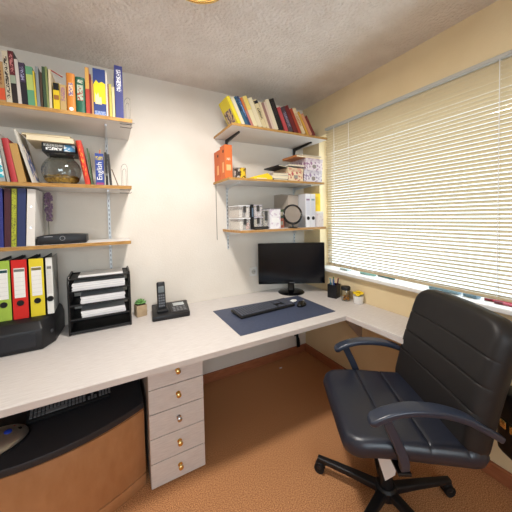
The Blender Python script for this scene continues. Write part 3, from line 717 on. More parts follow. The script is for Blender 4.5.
flat_pile('cream-paged thick magazine lying on the black boxed game', -.385, -.170, 1.872, 2.09, Z2+.2350, .030, (224, 210, 176), R(1), cat='magazine', group='magazines on the fish bowl')
flat_pile('thin curled tan magazine topmost on the fish bowl pile', -.40, -.18, 1.885, 2.08, Z2+.2655, .010, (200, 184, 148), R(-4), cat='magazine', group='magazines on the fish bowl')
def red_extra(t_, t, h, yo):
    MB().box(t*.25, t*.75, yo-.0014, yo+.002, h*.2, h*.9).build('spine_print', stripes_mat('red_title', (206, 52, 34), (232, 170, 60), 200, 60, .58), t_)
book('thick red book leaning against the fish bowl', -.122, Z2, 1.866, .028, .255, .17, (206, 52, 34), 9, group=GB2, roundsp=True, extra=red_extra)
book('thin green book between the red book and the blue dictionary', -.091, Z2, 1.868, .008, .215, .16, (74, 96, 66), 5, group=GB2)
dic = book('blue dictionary with English in white on its spine', -.068, Z2, 1.868, .044, .19, .14, (40, 64, 150), 0, group=GB2)
text_mesh('title', 'English', .040, M_paper, dic, (.022, -.0012, .085), (R(90), R(-90), 0))
MB().box(.003, .041, -.0012, -.0002, .150, .172).build('spine_print', stripes_mat('dict_small', (40, 64, 150), (200, 180, 60), 260, 200, .5), dic)
MB().box(.003, .041, -.0012, -.0002, .004, .016).build('spine_label', mat('cover_190_60_60', (150, 60, 110), .5), dic)
tag(MB().tube([(-.045, 1.93, Z2+.191), (-.042, 1.94, Z2+.226)], .004, 8).build('wooden_pencil', mat('pencil_wood', (190, 110, 80), .6)), 'short pinkish pencil standing behind the blue dictionary', 'pencil')
book('slim black book right of the blue dictionary', -.016, Z2, 1.868, .014, .200, .12, (24, 24, 26), 1, group=GB2, band=((110, 110, 112), .3, .36))
book('thin dark grey notebook leaning at the right end of the row', 0.005, Z2, 1.868, .013, .190, .12, (46, 44, 46), 3, group=GB2)
tag(MB().tube([(.050, 1.87, Z2+.002), (.018, 1.87, Z2+.10)], .003, 6).build('brown_pen', mat('brown_pen', (110, 84, 64), .5)), 'thin brown pen leaning beside the dark grey notebook', 'pen')

# ---- third shelf
G3 = 'folders on the set-top box shelf'
book('dark blue glossy folder at the left edge above the binders', -.530, Z3, 1.878, .030, .312, .24, (38, 48, 138), -1, group=G3, name='folder')
book('maroon folder above the binders', -.497, Z3, 1.878, .026, .312, .24, (66, 22, 36), -2, group=G3, name='folder')
def yg_extra(t_, t, h, yo): MB().box(.001, t-.001, yo-.0014, yo-.0002, .002, h-.002).build('spine_print', stripes_mat('yg', (170, 176, 52), (110, 112, 40), 160, 160, .56), t_)
book('mottled yellow-green folder beside the maroon one', -.470, Z3, 1.878, .021, .312, .24, (170, 176, 52), -2.5, group=G3, name='folder', extra=yg_extra)
book('broad navy blue folder left of the white ring binder', -.4465, Z3, 1.878, .035, .314, .24, (34, 48, 100), -2.6, group=G3, name='folder')
rbnd = thing('ring_binder', 'white ring binder with two rivets on its spine above the binders', 'binder', (-.390, 1.878, Z3+.001), rot=(0, R(3), 0), group=G3)
MB().box(-.018, .018, 0, .003, 0, .312, .001).build('spine', mat('white_card', (226, 222, 216), .5), rbnd)
for sx in (-1, 1): MB().box(sx*.0165-.0015, sx*.0165+.0015, .003, .24, 0, .312, .0005).build('cover', mat('white_card2', (206, 204, 200), .5), rbnd)
MB().box(-.013, .013, .008, .23, .005, .30).build('pages', M_paper, rbnd)
for z in (.10, .215): MB().cyl((0, -.0015, z), (0, .001, z), .005, seg=12).build('rivet', M_chrome, rbnd)
lav = thing('lavender_bunch', 'dried purple lavender spike standing beside the white ring binder', 'plant', (-.338, 2.075, Z3))
m = MB(); m.tube([(0, 0, 0), (0, .004, .13), (.006, .006, .30)], .0022, 6); m.build('stem', mat('dry_stem', (120, 116, 100), .8), lav)
m = MB()
for k in range(240):
    u = random.random(); a = random.uniform(0, 2*math.pi); rr = .023*math.sqrt(random.random())*(.55+.9*u*(1.3-u)); m.sphere((.004+rr*math.cos(a), .006+rr*math.sin(a), .135+.175*u), .0042, (1, 1, 1.4), 6, 4)
o = m.build('florets', mat('dried_lavender', (132, 104, 134), .9, col2=(164, 138, 160), scale=80), lav); o['kind'] = 'stuff'
stb = thing('set_top_box', 'black set-top box with arched top and ring emblem on the shelf', 'set-top box', (-.246, 1.885, Z3))
pts_ = [(-.118, .004)] + [(-.118+.236*k/16, .048+.008*(1-(2*k/16-1)**2)) for k in range(17)] + [(.118, .004)]
MB().prism(pts_, 0, .16, .004, M=Matrix(((1, 0, 0, 0), (0, 0, 1, 0), (0, 1, 0, 0), (0, 0, 0, 1)))).build('case', M_blackplast, stb, smooth=True)
MB().tube([(.012*math.cos(a*math.pi/12), -.0006, .034+.012*math.sin(a*math.pi/12)) for a in range(24)], .0012, 6, closed=True, up=(0, 1, 0)).build('ring_emblem', mat('silver_print', (150, 150, 154), .3), stb)
MB().box(-.085, -.045, -.0008, .0002, .044, .048).build('lettering', mat('silver_print', (150, 150, 154), .3), stb)
for x in (-.08, .09): MB().box(x-.008, x+.008, .01, .03, 0, .0045).build('foot', M_grey, stb)

# ---- right shelves: leaning books on top
GR1 = 'leaning books on the shelf beside the window'
yr = 1.797
def y1_extra(t_, t, h, yo):
    MB().box(-.0012, .0004, .02, .14, .03, h*.62).build('cover_picture', stripes_mat('yel_pic', (190, 160, 120), (90, 70, 80), 45, 45, .5), t_)
R1 = [
 (.850, .024, .205, (232, 212, 44), 27, dict(extra=y1_extra), 'yellow book showing its picture cover, leftmost of the leaning row'),
 (.879, .026, .200, (228, 220, 190), 26, {}, 'cream book right of the yellow picture book'),
 (.909, .020, .215, (44, 92, 122), 27, dict(ink=((20, 30, 50), .5, .95)), 'teal blue book in the leaning row'),
 (.932, .018, .222, (40, 56, 96), 27, dict(ink=((120, 150, 190), .3, .9)), 'dark blue book right of the teal one in the leaning row'),
 (.953, .018, .215, (196, 120, 110), 26, dict(topcol=(206, 110, 52)), 'pink book with an orange upper spine in the leaning row'),
 (.975, .034, .228, (232, 218, 176), 25, dict(topcol=(232, 206, 112)), 'cream book with a yellow upper spine in the leaning row'),
 (1.013, .034, .222, (230, 216, 180), 24, {}, 'wide cream book right of the yellow-topped one'),
 (1.051, .034, .216, (222, 204, 158), 23, dict(band=((40, 36, 40), .86, .96), ink=((90, 80, 60), .3, .7)), 'beige book with a black band near its top in the leaning row'),
 (1.090, .020, .205, (226, 206, 166), 22, {}, 'slim beige book in the middle of the leaning row'),
 (1.113, .022, .205, (150, 110, 104), 22, {}, 'mauve-brown book in the middle of the leaning row'),
 (1.138, .018, .215, (222, 196, 178), 22, {}, 'slim pale pink book in the leaning row'),
 (1.160, .034, .238, (228, 214, 184), 22, {}, 'tall ivory book left of the black one'),
 (1.199, .046, .248, (20, 18, 20), 22, dict(ink=((60, 50, 50), .5, .9)), 'tall thick black book in the leaning row'),
 (1.250, .032, .195, (188, 66, 72), 24, {}, 'rose red book right of the black one'),
 (1.287, .040, .205, (66, 52, 62), 25, dict(ink=((130, 120, 140), .2, .8)), 'dark plum book in the leaning row'),
 (1.333, .038, .225, (104, 26, 28), 26, {}, 'dark crimson book in the leaning row'),
 (1.377, .026, .212, (170, 58, 34), 27, {}, 'rust red book in the leaning row'),
 (1.408, .034, .222, (222, 196, 156), 28, dict(ink=((170, 120, 80), .3, .8)), 'sand coloured book near the right end of the leaning row'),
 (1.448, .020, .205, (216, 160, 60), 30, {}, 'slim ochre book near the right end of the leaning row'),
 (1.473, .028, .192, (206, 140, 104), 31, {}, 'salmon book second from the right end of the leaning row'),
 (1.508, .026, .180, (112, 34, 30), 32, {}, 'dark red book at the right end of the leaning row'),
]
place_row(.850, RZ1, yr, .155, R1, GR1, k=1.03)

# ---- right middle shelf
def file_box(label, x, y, z, w, d, h, col, rotz=0):
    t_ = thing('lever_arch_file', label, 'binder', (x, y, z), rotz, 'orange files on the middle right shelf')
    cm = mat('card_%d_%d_%d' % col, col, .55)
    m = MB().box(0, w, 0, d, 0, h, .002); m.build('case', cm, t_)
    MB().cyl((-.001, d*.32, h*.82), (.0005, d*.32, h*.82), .012, seg=16).build('finger_hole', M_blackmatte, t_)
    MB().box(-.001, .0005, d*.2, d*.5, h*.2, h*.5).build('side_label', mat('card_236_190_140', (236, 176, 120), .6), t_)
    MB().box(w*.2, w*.8, -.001, .0005, h*.25, h*.42).build('spine_label', mat('card_236_190_140', (236, 176, 120), .6), t_)
    MB().box(w*.2, w*.8, -.001, .0005, h*.55, h*.62).build('spine_print', stripes_mat('orange_print', (222, 108, 42), (240, 220, 200), 200, 200, .52), t_)
file_box('taller orange file at the front left of the middle right shelf', .783, 1.915, RZ2, .062, .10, .262, (212, 108, 54))
file_box('lower orange file behind the taller one near the wall', .783, 2.020, RZ2, .062, .13, .245, (204, 100, 50))
for i, (x, y, lb) in enumerate(((.905, 1.96, 'dark patterned tin beside the orange files'), (.945, 1.945, 'yellow patterned tin left of the yellow folder'))):
    t_ = thing('tin_can', lb, 'tin', (x, y, RZ2), 0, 'tins on the middle right shelf')
    m = MB(); m.lathe([(0, 0), (.028, 0), (.028, .084), (.029, .086), (.029, .090), (0, .090)], seg=22)
    m.build('can', stripes_mat('tin_pat%d' % i, ((64, 52, 46), (222, 182, 40))[i], ((200, 190, 180), (96, 76, 30))[i], 60, 60, .52), t_, smooth=True)
    m = MB(); m.lathe([(.026, .0902), (.029, .0915), (.029, .097), (0, .098)], seg=22); m.build('lid', M_brass if i else M_grey, t_, smooth=True)
yw = thing('yellow_folder', 'yellow wedge-shaped card folder lying on the middle right shelf', 'folder', (1.075, 1.835, RZ2))
MB().prism([(-.085, 0), (.085, 0), (.085, .024), (.04, .052), (-.085, .018)], 0, .22, .001, M=Matrix(((1, 0, 0, 0), (0, 0, 1, 0), (0, 1, 0, 0), (0, 0, 0, 1)))).build('card', M_yellow, yw)
MB().box(-.06, .03, -.001, .0004, .004, .010).build('label', M_pages, yw)
GP = 'papers stacked on the middle right shelf'
flat_pile('black notebook under the papers on the middle right shelf', 1.17, 1.31, 1.835, 2.05, RZ2, .012, (26, 24, 26), group=GP, cat='notebook', name='notebook')
flat_pile('white paper block on the black notebook', 1.165, 1.315, 1.832, 2.05, RZ2+.0125, .028, (232, 228, 218), R(1), group=GP, name='paper_block')
flat_pile('grey magazine on the white paper block', 1.17, 1.32, 1.832, 2.05, RZ2+.041, .018, (170, 160, 156), R(-2), group=GP, cat='magazine')
lap = flat_pile('thin black tablet case lying tilted on the paper pile', 1.215, 1.40, 1.845, 2.06, RZ2+.112, .010, (26, 26, 30), 0, group=GP, cat='tablet', name='tablet_case'); lap.rotation_euler = (0, R(3), R(4))
flat_pile('white envelope pile over the left floral box', 1.33, 1.49, 1.84, 2.05, RZ2+.128, .012, (220, 214, 208), R(-3), group=GP, name='envelope_pile')
def floral_box(label, x0, x1, y0, y1, z, h, c1, c2):
    t_ = thing('floral_box', label, 'box', ((x0+x1)/2, (y0+y1)/2, z), 0, 'floral storage boxes'); wx, wy = (x1-x0)/2, (y1-y0)/2
    MB().box(-wx+.003, wx-.003, -wy+.003, wy-.003, 0, h*.80, .001).build('body', stripes_mat('floral_%d%d' % (c1[0], c1[2]), c1, c2, 45, 45, .56), t_)
    MB().box(-wx, wx, -wy, wy, h*.72, h, .002).build('lid', mat('lid_%d%d' % (c1[0], c1[2]), tuple(max(0, v-14) for v in c1), .5, col2=c2, scale=40, lo=.5, hi=.75), t_)
    MB().box(-.018, .018, -wy-.0012, -wy+.0036, h*.20, h*.45).build('label_holder', M_grey, t_)
floral_box('floral storage box with orange edge, left of the other two', 1.315, 1.478, 1.838, 2.06, RZ2, .111, (228, 206, 170), (190, 90, 90))
floral_box('pale lilac floral box, lower of the two at the window end', 1.487, 1.692, 1.838, 2.06, RZ2, .104, (222, 216, 222), (150, 130, 160))
floral_box('pale lilac floral box, upper of the two at the window end', 1.502, 1.697, 1.836, 2.06, RZ2+.1045, .102, (226, 214, 218), (160, 120, 150))
flat_pile('brown book lying on top of the upper floral box', 1.40, 1.66, 1.84, 2.04, RZ2+.207, .018, (176, 112, 62), R(2), group=GP, cat='book', name='book')
flat_pile('cream magazine topmost above the upper floral box', 1.47, 1.69, 1.842, 2.05, RZ2+.2255, .008, (216, 206, 194), R(-1), group=GP, cat='magazine')

# ---- right lowest shelf
def clear_box(label, x0, x1, y0, y1, z, h, fill, lid=(222, 222, 224)):
    t_ = thing('plastic_box', label, 'box', ((x0+x1)/2, (y0+y1)/2, z), 0, 'plastic boxes on the lowest right shelf'); wx, wy = (x1-x0)/2, (y1-y0)/2
    b = MB(); tk = .0018
    b.box(-wx, wx, -wy, wy, 0, tk); b.box(-wx, wx, -wy, -wy+tk, tk, h-.010); b.box(-wx, wx, wy-tk, wy, tk, h-.010); b.box(-wx, -wx+tk, -wy+tk, wy-tk, tk, h-.010); b.box(wx-tk, wx, -wy+tk, wy-tk, tk, h-.010)
    b.build('tub', MILKY, t_)
    MB().box(-wx-.003, wx+.003, -wy-.003, wy+.003, h-.010, h, .002).build('lid', mat('lid_%d_%d_%d' % lid, lid, .4), t_)
    MB().box(-.012, .012, -wy-.007, -wy-.002, h*.45, h-.006, .002).build('clasp', mat('clasp_dark', (60, 58, 56), .4), t_)
    for k, c in enumerate(fill):
        u0 = -wx+.006+(2*wx-.012)*k/len(fill); u1 = -wx+.006+(2*wx-.012)*(k+1)/len(fill)-.002
        MB().box(u0, u1, -wy+.005, wy-.005, tk+.001, h*random.uniform(.6, .82), .001).build('content', mat('content_%d_%d_%d' % c, c, .7), t_)
clear_box('lower clear plastic box at the left end of the lowest shelf', .868, .962, 1.86, 2.06, RZ3, .093, [(236, 230, 220), (84, 86, 74), (206, 130, 110)])
clear_box('upper clear plastic box at the left end of the lowest shelf', .866, .960, 1.86, 2.06, RZ3+.0935, .098, [(228, 220, 210), (60, 50, 46), (232, 226, 218)])
bk = thing('black_file', 'upright black file right of the stacked clear boxes', 'file', (.979, 1.85, RZ3))
MB().box(-.011, .011, 0, .22, 0, .198, .002).build('case', M_blackmatte, bk)
MB().box(-.006, .006, -.001, .0005, .10, .17).build('spine_label', mat('card_90_110_130', (90, 110, 130), .6), bk)
clear_box('lower greyish plastic box in the middle of the lowest shelf', .996, 1.078, 1.87, 2.06, RZ3, .100, [(216, 204, 178), (196, 190, 196)], lid=(190, 182, 192))
clear_box('upper greyish plastic box in the middle of the lowest shelf', .996, 1.078, 1.87, 2.06, RZ3+.1005, .096, [(206, 196, 206), (186, 178, 186)], lid=(170, 164, 172))
spc = thing('eyeglass_case', 'dark flat eyeglass case lying at the shelf edge below the grey boxes', 'case', (1.04, 1.832, RZ3), R(14))
MB().box(-.075, .075, -.022, .022, 0, .022, .009, seg=3).build('shell', M_blackmatte, spc, smooth=True)
MB().box(-.074, .074, -.0225, .0225, .0105, .0115).build('seam', M_grey, spc)
clear_box('olive tinted plastic box left of the white carton', 1.088, 1.135, 1.87, 2.06, RZ3, .150, [(150, 140, 108)], lid=(140, 138, 130))
wc = thing('white_carton', 'white carton with faint pink print left of the mirror', 'box', (1.194, 1.855, RZ3), 0)
MB().box(-.05, .05, 0, .20, 0, .160, .001).build('carton', stripes_mat('carton_print', (232, 230, 234), (212, 200, 214), 30, 30, .55), wc)
MB().box(-.052, .052, -.002, .202, .1605, .168, .001).build('lid', mat('lid_dark', (120, 118, 120), .5), wc)
MB().box(-.035, .035, -.0012, .0005, .05, .09).build('label', M_paper, wc)
for z, h_, col, lb in ((0, .082, (196, 110, 84), 'red-orange small carton below the green one'), (.0825, .078, (74, 88, 62), 'dark green small carton on the red-orange one')):
    t_ = thing('small_carton', lb, 'box', (1.288, 1.925, RZ3+z), 0, 'small cartons left of the mirror')
    MB().box(-.040, .040, 0, .18, 0, h_, .001).build('carton', stripes_mat('small_%d' % col[0], col, tuple(min(255, v+40) for v in col), 50, 50, .55), t_)
    MB().box(-.028, .028, -.001, .0005, h_*.3, h_*.7).build('label', mat('cover_200_190_170', (200, 190, 170), .6), t_)
mf = thing('magazine_file', 'grey-beige magazine file behind the round mirror', 'file', (1.433, 1.93, RZ3))
MB().prism([(0, 0), (.23, 0), (.23, .30), (.10, .30), (0, .285)], -.055, .055, .001, M=Matrix(((0, 0, 1, 0), (1, 0, 0, 0), (0, 1, 0, 0), (0, 0, 0, 1)))).build('case', mat('file_beige', (188, 176, 164), .7), mf)
MB().cyl((0, -.001, .09), (0, .0005, .09), .012, seg=16).build('finger_hole', M_blackmatte, mf)
mi = thing('table_mirror', 'round black-framed table mirror on the lowest shelf', 'mirror', (1.352, 1.833, RZ3), R(-30))
m = MB(); m.lathe([(0, 0), (.040, 0), (.042, .004), (.030, .010), (0, .013)], seg=28); m.build('base', M_gloss, mi, smooth=True)
MB().tube([(0, .006, .010), (0, .010, .05)], .006, 10).build('stem', M_gloss, mi)
Mi = Matrix.Translation((0, 0, .115)) @ Matrix.Rotation(R(-20), 4, 'X')
MB().tube([tuple(Mi @ Vector((.073*math.cos(a*math.pi/24), 0, .082*math.sin(a*math.pi/24)))) for a in range(48)], .009, 10, closed=True, up=(0, 1, 0)).build('frame', M_gloss, mi, smooth=True)
b_ = MB(); b_.cyl((0, -.003, 0), (0, .006, 0), .072, seg=48)
bmesh.ops.transform(b_.bm, matrix=Mi @ Matrix.Diagonal((1, 1, 1.12, 1)), verts=b_.bm.verts[:]); b_.build('glass', mat('mirror_silver', (214, 210, 204), .06, metal=1.0), mi)
Gw = 'white binders on the lowest right shelf'
binder('white lever arch binder beside the magazine file, left of two', (1.518, 1.832, RZ3), (232, 232, 238), w=.054, h=.292, d=.25, lab=(214, 216, 228), tab=(150, 120, 150), side=(206, 206, 210), group=Gw, holez=.1)
binder('white lever arch binder beside the yellow folder, right of two', (1.574, 1.832, RZ3), (230, 230, 236), w=.054, h=.292, d=.25, lab=(212, 214, 226), tab=(120, 150, 160), side=(206, 206, 210), group=Gw, holez=.1)
yf_ = thing('yellow_file', 'tall yellow file at the window end of the lowest shelf', 'file', (1.650, 1.868, RZ3))
MB().box(-.043, .043, 0, .22, 0, .300, .002).build('case', M_yellow, yf_)
MB().box(-.020, .020, -.001, .0005, .20, .27).build('label', mat('card_226_190_40', (226, 186, 30), .6), yf_)
sb = thing('small_white_box', 'small pale box in front of the tall yellow file', 'box', (1.640, 1.808, RZ3))
MB().box(-.032, .032, 0, .055, 0, .135, .001).build('carton', stripes_mat('pale_box', (228, 220, 218), (212, 196, 198), 40, 40, .6), sb)
MB().box(-.033, .033, -.001, .056, .120, .1365, .001).build('lid', M_white, sb)

# ------------------------------------------------------------------ things on the sill
def case_on_sill(name, label, cat, x, y, w, l, h, col, rz=0, clipc=None):
    t_ = thing(name, label, cat, (x, y, .9183), rz, 'small things on the window sill')
    MB().box(-w/2, w/2, -l/2, l/2, 0, h, min(w, h)*.3).build('shell', mat('sill_%d_%d_%d' % col, col, .4), t_, smooth=True)
    MB().box(-w/2-.0008, w/2+.0008, -l*.46, l*.46, h*.48, h*.54).build('seam', mat('sill_seam', (70, 84, 92), .5), t_)
case_on_sill('glasses_case', 'pale blue glasses case on the sill above the chair back', 'case', 1.785, .875, .055, .165, .026, (150, 180, 196), R(4))
case_on_sill('glasses_case', 'smaller grey-blue case on the sill right of the pale blue one', 'case', 1.783, .735, .045, .075, .024, (128, 158, 178), R(-6))
case_on_sill('stapler', 'mint green stapler on the sill left of the glasses cases', 'stapler', 1.785, 1.43, .03, .13, .020, (150, 196, 190), R(5))
case_on_sill('tape_roll_case', 'flat white tape case on the sill near the monitor', 'case', 1.785, 1.66, .05, .10, .016, (206, 222, 224), R(-8))
for x, y, col, cn, rz in ((1.79, .60, (196, 60, 80), 'red', 12), (1.765, .55, (214, 110, 130), 'pink', 4), (1.80, 1.28, (60, 110, 120), 'teal', -5)):
    t_ = thing('marker_pen', f'{cn} marker pen lying on the window sill', 'pen', (x, y, .9255), R(rz), 'markers on the window sill')
    MB().cyl((0, -.07, 0), (0, .04, 0), .007, seg=12).build('barrel', mat('marker_'+cn, col, .4), t_)
    MB().cyl((0, .04, 0), (0, .075, 0), .0073, seg=12).build('cap', mat('marker_cap_'+cn, tuple(int(v*.6) for v in col), .4), t_)

# ------------------------------------------------------------------ small things under the desk
gd = thing('game_controller', 'rounded silver gadget with blue and black buttons on the low cabinet', 'gadget', (-.475, 1.50, .4485), R(20))
b_ = bmesh.new(); bmesh.ops.create_uvsphere(b_, u_segments=28, v_segments=16, radius=1)
for v in b_.verts: v.co = Vector((v.co.x*.125, v.co.y*.085, max(v.co.z, -.05)*.052+.003))
mm = MB(); mm._add(b_); mm.build('shell', mat('brushed_silver', (176, 172, 166), .3, metal=.85), gd, smooth=True)
MB().sphere((.052, -.018, .045), .016, (1, 1, .6)).build('blue_button', mat('blue_button', (30, 60, 170), .3), gd, smooth=True)
MB().sphere((.090, -.010, .033), .011, (1, 1, .6)).build('black_button', M_gloss, gd, smooth=True)
MB().sphere((.075, .012, .040), .007, (1, 1, .6)).build('red_button', mat('red_button', (150, 40, 50), .3), gd, smooth=True)
MB().tube([(.128*math.cos(a*math.pi/20), .088*math.sin(a*math.pi/20), .004) for a in range(40)], .004, 8, closed=True).build('rubber_rim', M_blackplast, gd, smooth=True)
cb = thing('cable_duct', 'black cables coming out of the wall near the floor in the corner', 'cable', (1.615, 2.165, .075))
for dx, z in ((-.010, .13), (.006, .125), (.016, .10)):
    MB().tube(smooth_path([(dx, -.005, z), (dx, -.028, z-.02), (dx+.003, -.032, .04), (dx+.004, -.030, 0)]), .007, 8, up=(1, 0, 0)).build('cable', M_blackmatte, cb, smooth=True)
MB().box(-.022, .026, -.008, 0, .105, .145, .002).build('outlet_plate', mat('brown_plate', (60, 44, 38), .6), cb)
scp = tag(MB().box(-.012, .012, -.006, .006, 0, .004, .001).build('paper_scrap', M_paper, loc=(1.33, 2.02, 0.0005)), 'tiny white paper scrap on the floor under the desk', 'scrap')

# ------------------------------------------------------------------ ceiling lamp
lamp = thing('ceiling_lamp', 'round ceiling lamp with brass rings and a warm diffuser', 'lamp', (.36, 1.13, ZC))
m = MB(); m.lathe([(0, 0), (.125, 0), (.128, -.010), (.120, -.034), (0, -.034)], seg=48); m.build('housing', M_white, lamp, smooth=True)
m = MB(); m.lathe([(.1195, -.036), (.10, -.050), (.06, -.062), (0, -.066)], seg=48); m.build('diffuser', M_lampglass, lamp, smooth=True)
for rr, z in ((.131, -.044), (.108, -.054)):
    MB().tube([(rr*math.cos(a*math.pi/32), rr*math.sin(a*math.pi/32), z) for a in range(64)], .007 if rr > .12 else .004, 10, closed=True).build('brass_ring', M_brass, lamp, smooth=True)
pl_d = bpy.data.lights.new('ceiling_lamp_bulb', 'AREA'); pl_d.shape = 'DISK'; pl_d.size = .22; pl_d.energy = 26; pl_d.color = (1.0, .95, .89)
pl = bpy.data.objects.new('ceiling_lamp_bulb', pl_d); C.objects.link(pl); pl.parent = lamp; pl.location = (0, 0, -.072)

# ------------------------------------------------------------------ office chair
ch = thing('office_chair', 'black leather office chair with curved armrests on a five-star base', 'chair', (1.13, .81, 0), R(58))
def pillow(a, b, t, r, Rr, nx, ny, fn, grooves=(), gd=.006, gw=.010):
    """two-sided cushion in local (u,v) with thickness along w; fn maps (u,v,w) to 3-D"""
    def axis(L, n):
        out = []
        for k in range(n+1):
            s = -1+2*k/n; out.append(L*math.copysign(abs(s)**.72 if False else math.sin(abs(s)*math.pi/2)*.5+abs(s)*.5, s))
        return out
    us = axis(a, nx); vs_ = sorted(set([round(q, 5) for q in axis(b, ny)] + [round(g+d, 5) for g in grooves for d in (-gw, -gw*.5, 0, gw*.5, gw)]))
    def mp(u, v):
        iu = max(-a+r, min(a-r, u)); iv = max(-b+r, min(b-r, v)); du, dv = u-iu, v-iv
        if du and dv:
            L = math.hypot(du, dv); k = max(abs(du), abs(dv))/L; du *= k; dv *= k
        return iu+du, iv+dv
    def edge(u, v):
        iu = max(-a+r, min(a-r, u)); iv = max(-b+r, min(b-r, v)); du, dv = abs(u-iu), abs(v-iv)
        if du and dv: return r-max(du, dv)
        return min(a-abs(u), b-abs(v))
    bm = bmesh.new(); top, bot = {}, {}
    for i, u in enumerate(us):
        for j, v in enumerate(vs_):
            pu, pv = mp(u, v); e = max(0, edge(u, v)); q = 1-min(e/Rr, 1); pf = math.sqrt(max(0, 1-q*q))
            crown = .14*(1-(u/a)**2)*(1-(v/b)**2)
            g = 0
            for gg in grooves: g = max(g, math.exp(-((v-gg)/(gw*.55))**2))
            wt = t/2*pf*(1+crown)-g*gd*pf
            top[i, j] = bm.verts.new(fn(pu, pv, wt))
            if 0 < i < len(us)-1 and 0 < j < len(vs_)-1: bot[i, j] = bm.verts.new(fn(pu, pv, -t/2*pf))
            else: bot[i, j] = top[i, j]
    for i in range(len(us)-1):
        for j in range(len(vs_)-1):
            for D in (top, bot):
                f = [D[i, j], D[i+1, j], D[i+1, j+1], D[i, j+1]]
                try: bm.faces.new(f if D is top else f[::-1])
                except ValueError: pass
    bmesh.ops.recalc_face_normals(bm, faces=bm.faces[:])
    m = MB(); m._add(bm); return m
def seat_fn(u, v, w):
    z = .470+w
    if v > .06: z -= .45*(v-.06)**2
    z += .10*u*u
    return (u-.010+.10*v, v-.014, z)
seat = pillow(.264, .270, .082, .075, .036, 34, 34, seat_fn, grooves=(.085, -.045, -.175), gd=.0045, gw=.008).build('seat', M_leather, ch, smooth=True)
for g in (.085, -.045, -.175):
    pts_ = [seat_fn(-.235+.47*k/20, g, .041*(1+.14*(1-((-.235+.47*k/20)/.262)**2)*(1-(g/.268)**2))-.0036) for k in range(21)]
    MB().tube(pts_, .0016, 6).build('seam', M_seam, seat)
pts_ = []
MB().tube([seat_fn(-.2515*math.copysign(1, 1), -.17+.34*k/16, 0.002) for k in range(17)], .003, 6).build('piping', M_seam, seat)
BA = math.atan2(.135, .50)
def back_fn(u, v, w):
    # v up the back, w towards the sitter (+y)
    y = -.275 - v*math.sin(BA) + w*math.cos(BA) + .15*u*u - .12*(v*v) + .05*u ; z = .716 + v*math.cos(BA) - .18*u*u*max(0, v/.288) + w*math.sin(BA)
    return (u-.010, y, z)
back = pillow(.276, .290, .105, .085, .034, 34, 40, back_fn, grooves=(.135, .025, -.085), gd=.003, gw=.007).build('backrest', M_leather2, ch, smooth=True)
for g in (.135, .025, -.085):
    pts_ = [back_fn(-.235+.47*k/20, g, .0525*(1+.14*(1-((-.235+.47*k/20)/.276)**2)*(1-(g/.290)**2))-.0024) for k in range(21)]
    MB().tube(pts_, .0016, 6).build('seam', M_seam, back)
for sx, nm in ((-1, 'arm'), (1, 'arm')):
    X = sx*.275
    path = smooth_path([(X, .172, .606), (X, .150, .626), (X, .095, .650), (X, .02, .664), (X, -.08, .660), (X, -.17, .636), (X, -.245, .596), (X-sx*.010, -.305, .555)], 7)
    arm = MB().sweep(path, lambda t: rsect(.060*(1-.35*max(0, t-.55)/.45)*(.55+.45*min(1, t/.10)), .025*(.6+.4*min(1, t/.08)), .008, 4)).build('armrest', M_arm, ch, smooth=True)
    post = smooth_path([(X, .118, .634), (X, .098, .590), (X, .070, .530), (X, .048, .470), (X-sx*.012, .040, .425)], 6)
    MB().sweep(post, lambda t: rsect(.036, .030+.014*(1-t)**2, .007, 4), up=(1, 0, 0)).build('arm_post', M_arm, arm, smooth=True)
    MB().box(min(X-sx*.30, X), max(X-sx*.30, X)-0.0, .015, .065, .398, .412, .003).build('arm_bracket', M_blackmetal, arm)
MB().box(-.17, .17, -.20, .16, .398, .433, .003).build('seat_plate', M_blackmetal, ch)
MB().box(-.045, .045, -.32, -.10, .392, .406, .003).build('back_bar', M_blackmetal, ch)
m = MB(); m.sweep(smooth_path([(0, -.30, .40), (0, -.350, .46), (0, -.375, .60), (0, -.405, .72)], 6), rsect(.07, .012, .004), up=(1, 0, 0)); m.build('back_upright', M_blackmetal, ch, smooth=True)
MB().box(-.07, .07, -.08, .09, .345, .399, .008).build('tilt_mechanism', M_blackplast, ch)
MB().tube([(.06, .03, .372), (.17, .05, .368), (.22, .055, .365)], .006, 8).build('tilt_lever', M_blackplast, ch)
MB().cyl((0, 0, .14), (0, 0, .36), .024).build('gas_column', M_blackmetal, ch, smooth=True)
MB().cyl((0, 0, .060), (0, 0, .215), .033, .028).build('column_cover', M_blackplast, ch, smooth=True)
m = MB(); m.lathe([(0, .036), (.046, .036), (.050, .044), (.050, .082), (.040, .092), (0, .094)], seg=28); m.build('hub', M_blackplast, ch, smooth=True)
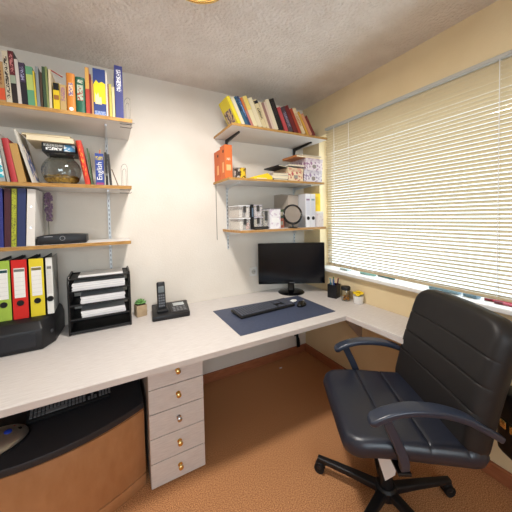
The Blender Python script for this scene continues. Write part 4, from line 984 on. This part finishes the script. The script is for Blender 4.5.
for k in range(5):
    a = R(64.6-1.5+72*k); ca, sa = math.cos(a), math.sin(a)
    lg = MB().sweep([(.03*ca, .03*sa, .066), (.16*ca, .16*sa, .069), (.335*ca, .335*sa, .068)], lambda t: rsect(.046-.016*t, .034-.010*t, .006, 3)).build('base_leg', M_blackplast, ch, smooth=True)
    cx_, cy_ = .325*ca, .325*sa
    w_ = MB(); tx, ty = -sa, ca
    for q in (-1, 1): w_.cyl((cx_+tx*q*.007, cy_+ty*q*.007, .027), (cx_+tx*q*.022, cy_+ty*q*.022, .027), .0265, seg=22)
    w_.build('caster_wheel', M_blackmatte, lg, smooth=True)
    f_ = MB(); f_.cyl((cx_, cy_, .027), (cx_, cy_, .064), .007, seg=10); f_.sphere((cx_, cy_, .036), .0255, (1, 1, .9), 14, 8); f_.build('caster_hood', M_blackplast, lg, smooth=True)
tg = MB(); tg.quad((-.08, .10, .397), (-.17, .02, .397), (-.168, .03, .30), (-.13, .055, .235)); o = tg.build('care_tag', M_paper, ch)
md = o.modifiers.new('solid', 'SOLIDIFY'); md.thickness = .0012

# bag hanging behind the chair
Mch = Matrix.Translation((1.13, .81, 0)) @ Matrix.Rotation(R(58), 4, 'Z')
bp_ = Mch @ Vector((-.165, -.525, .325))
bag = thing('handbag', 'black handbag with gold buckles hanging behind the chair back', 'bag', bp_, R(58+4))
b_ = MB().box(-.13, .13, -.055, .055, 0, .29, .035, seg=4)
b_.build('body', M_leather2, bag, smooth=True)
MB().box(-.125, .125, -.060, .060, .165, .297, .018, seg=3).build('flap', M_leather2, bag, smooth=True)
m = MB(); m.tube(smooth_path([(-.11, 0, .27), (-.10, .03, .36), (-.06, .075, .45), (.02, .080, .46), (.09, .05, .37), (.11, 0, .27)], 6), .007, 8, up=(0, 1, 0)); m.build('strap', M_leather2, bag, smooth=True)
for x in (.075, .030):
    MB().box(x-.014, x+.014, .0585, .0645, .135, .168, .003).build('buckle', M_brass, bag)
for y in (-.02, .015):
    MB().box(-.1345, -.1265, y-.010, y+.010, .150, .175, .003).build('buckle', M_brass, bag)
MB().tube([(-.132, .012*math.cos(a*math.pi/8), .205+.012*math.sin(a*math.pi/8)) for a in range(16)], .003, 6, closed=True, up=(1, 0, 0)).build('strap_ring', M_brass, bag)
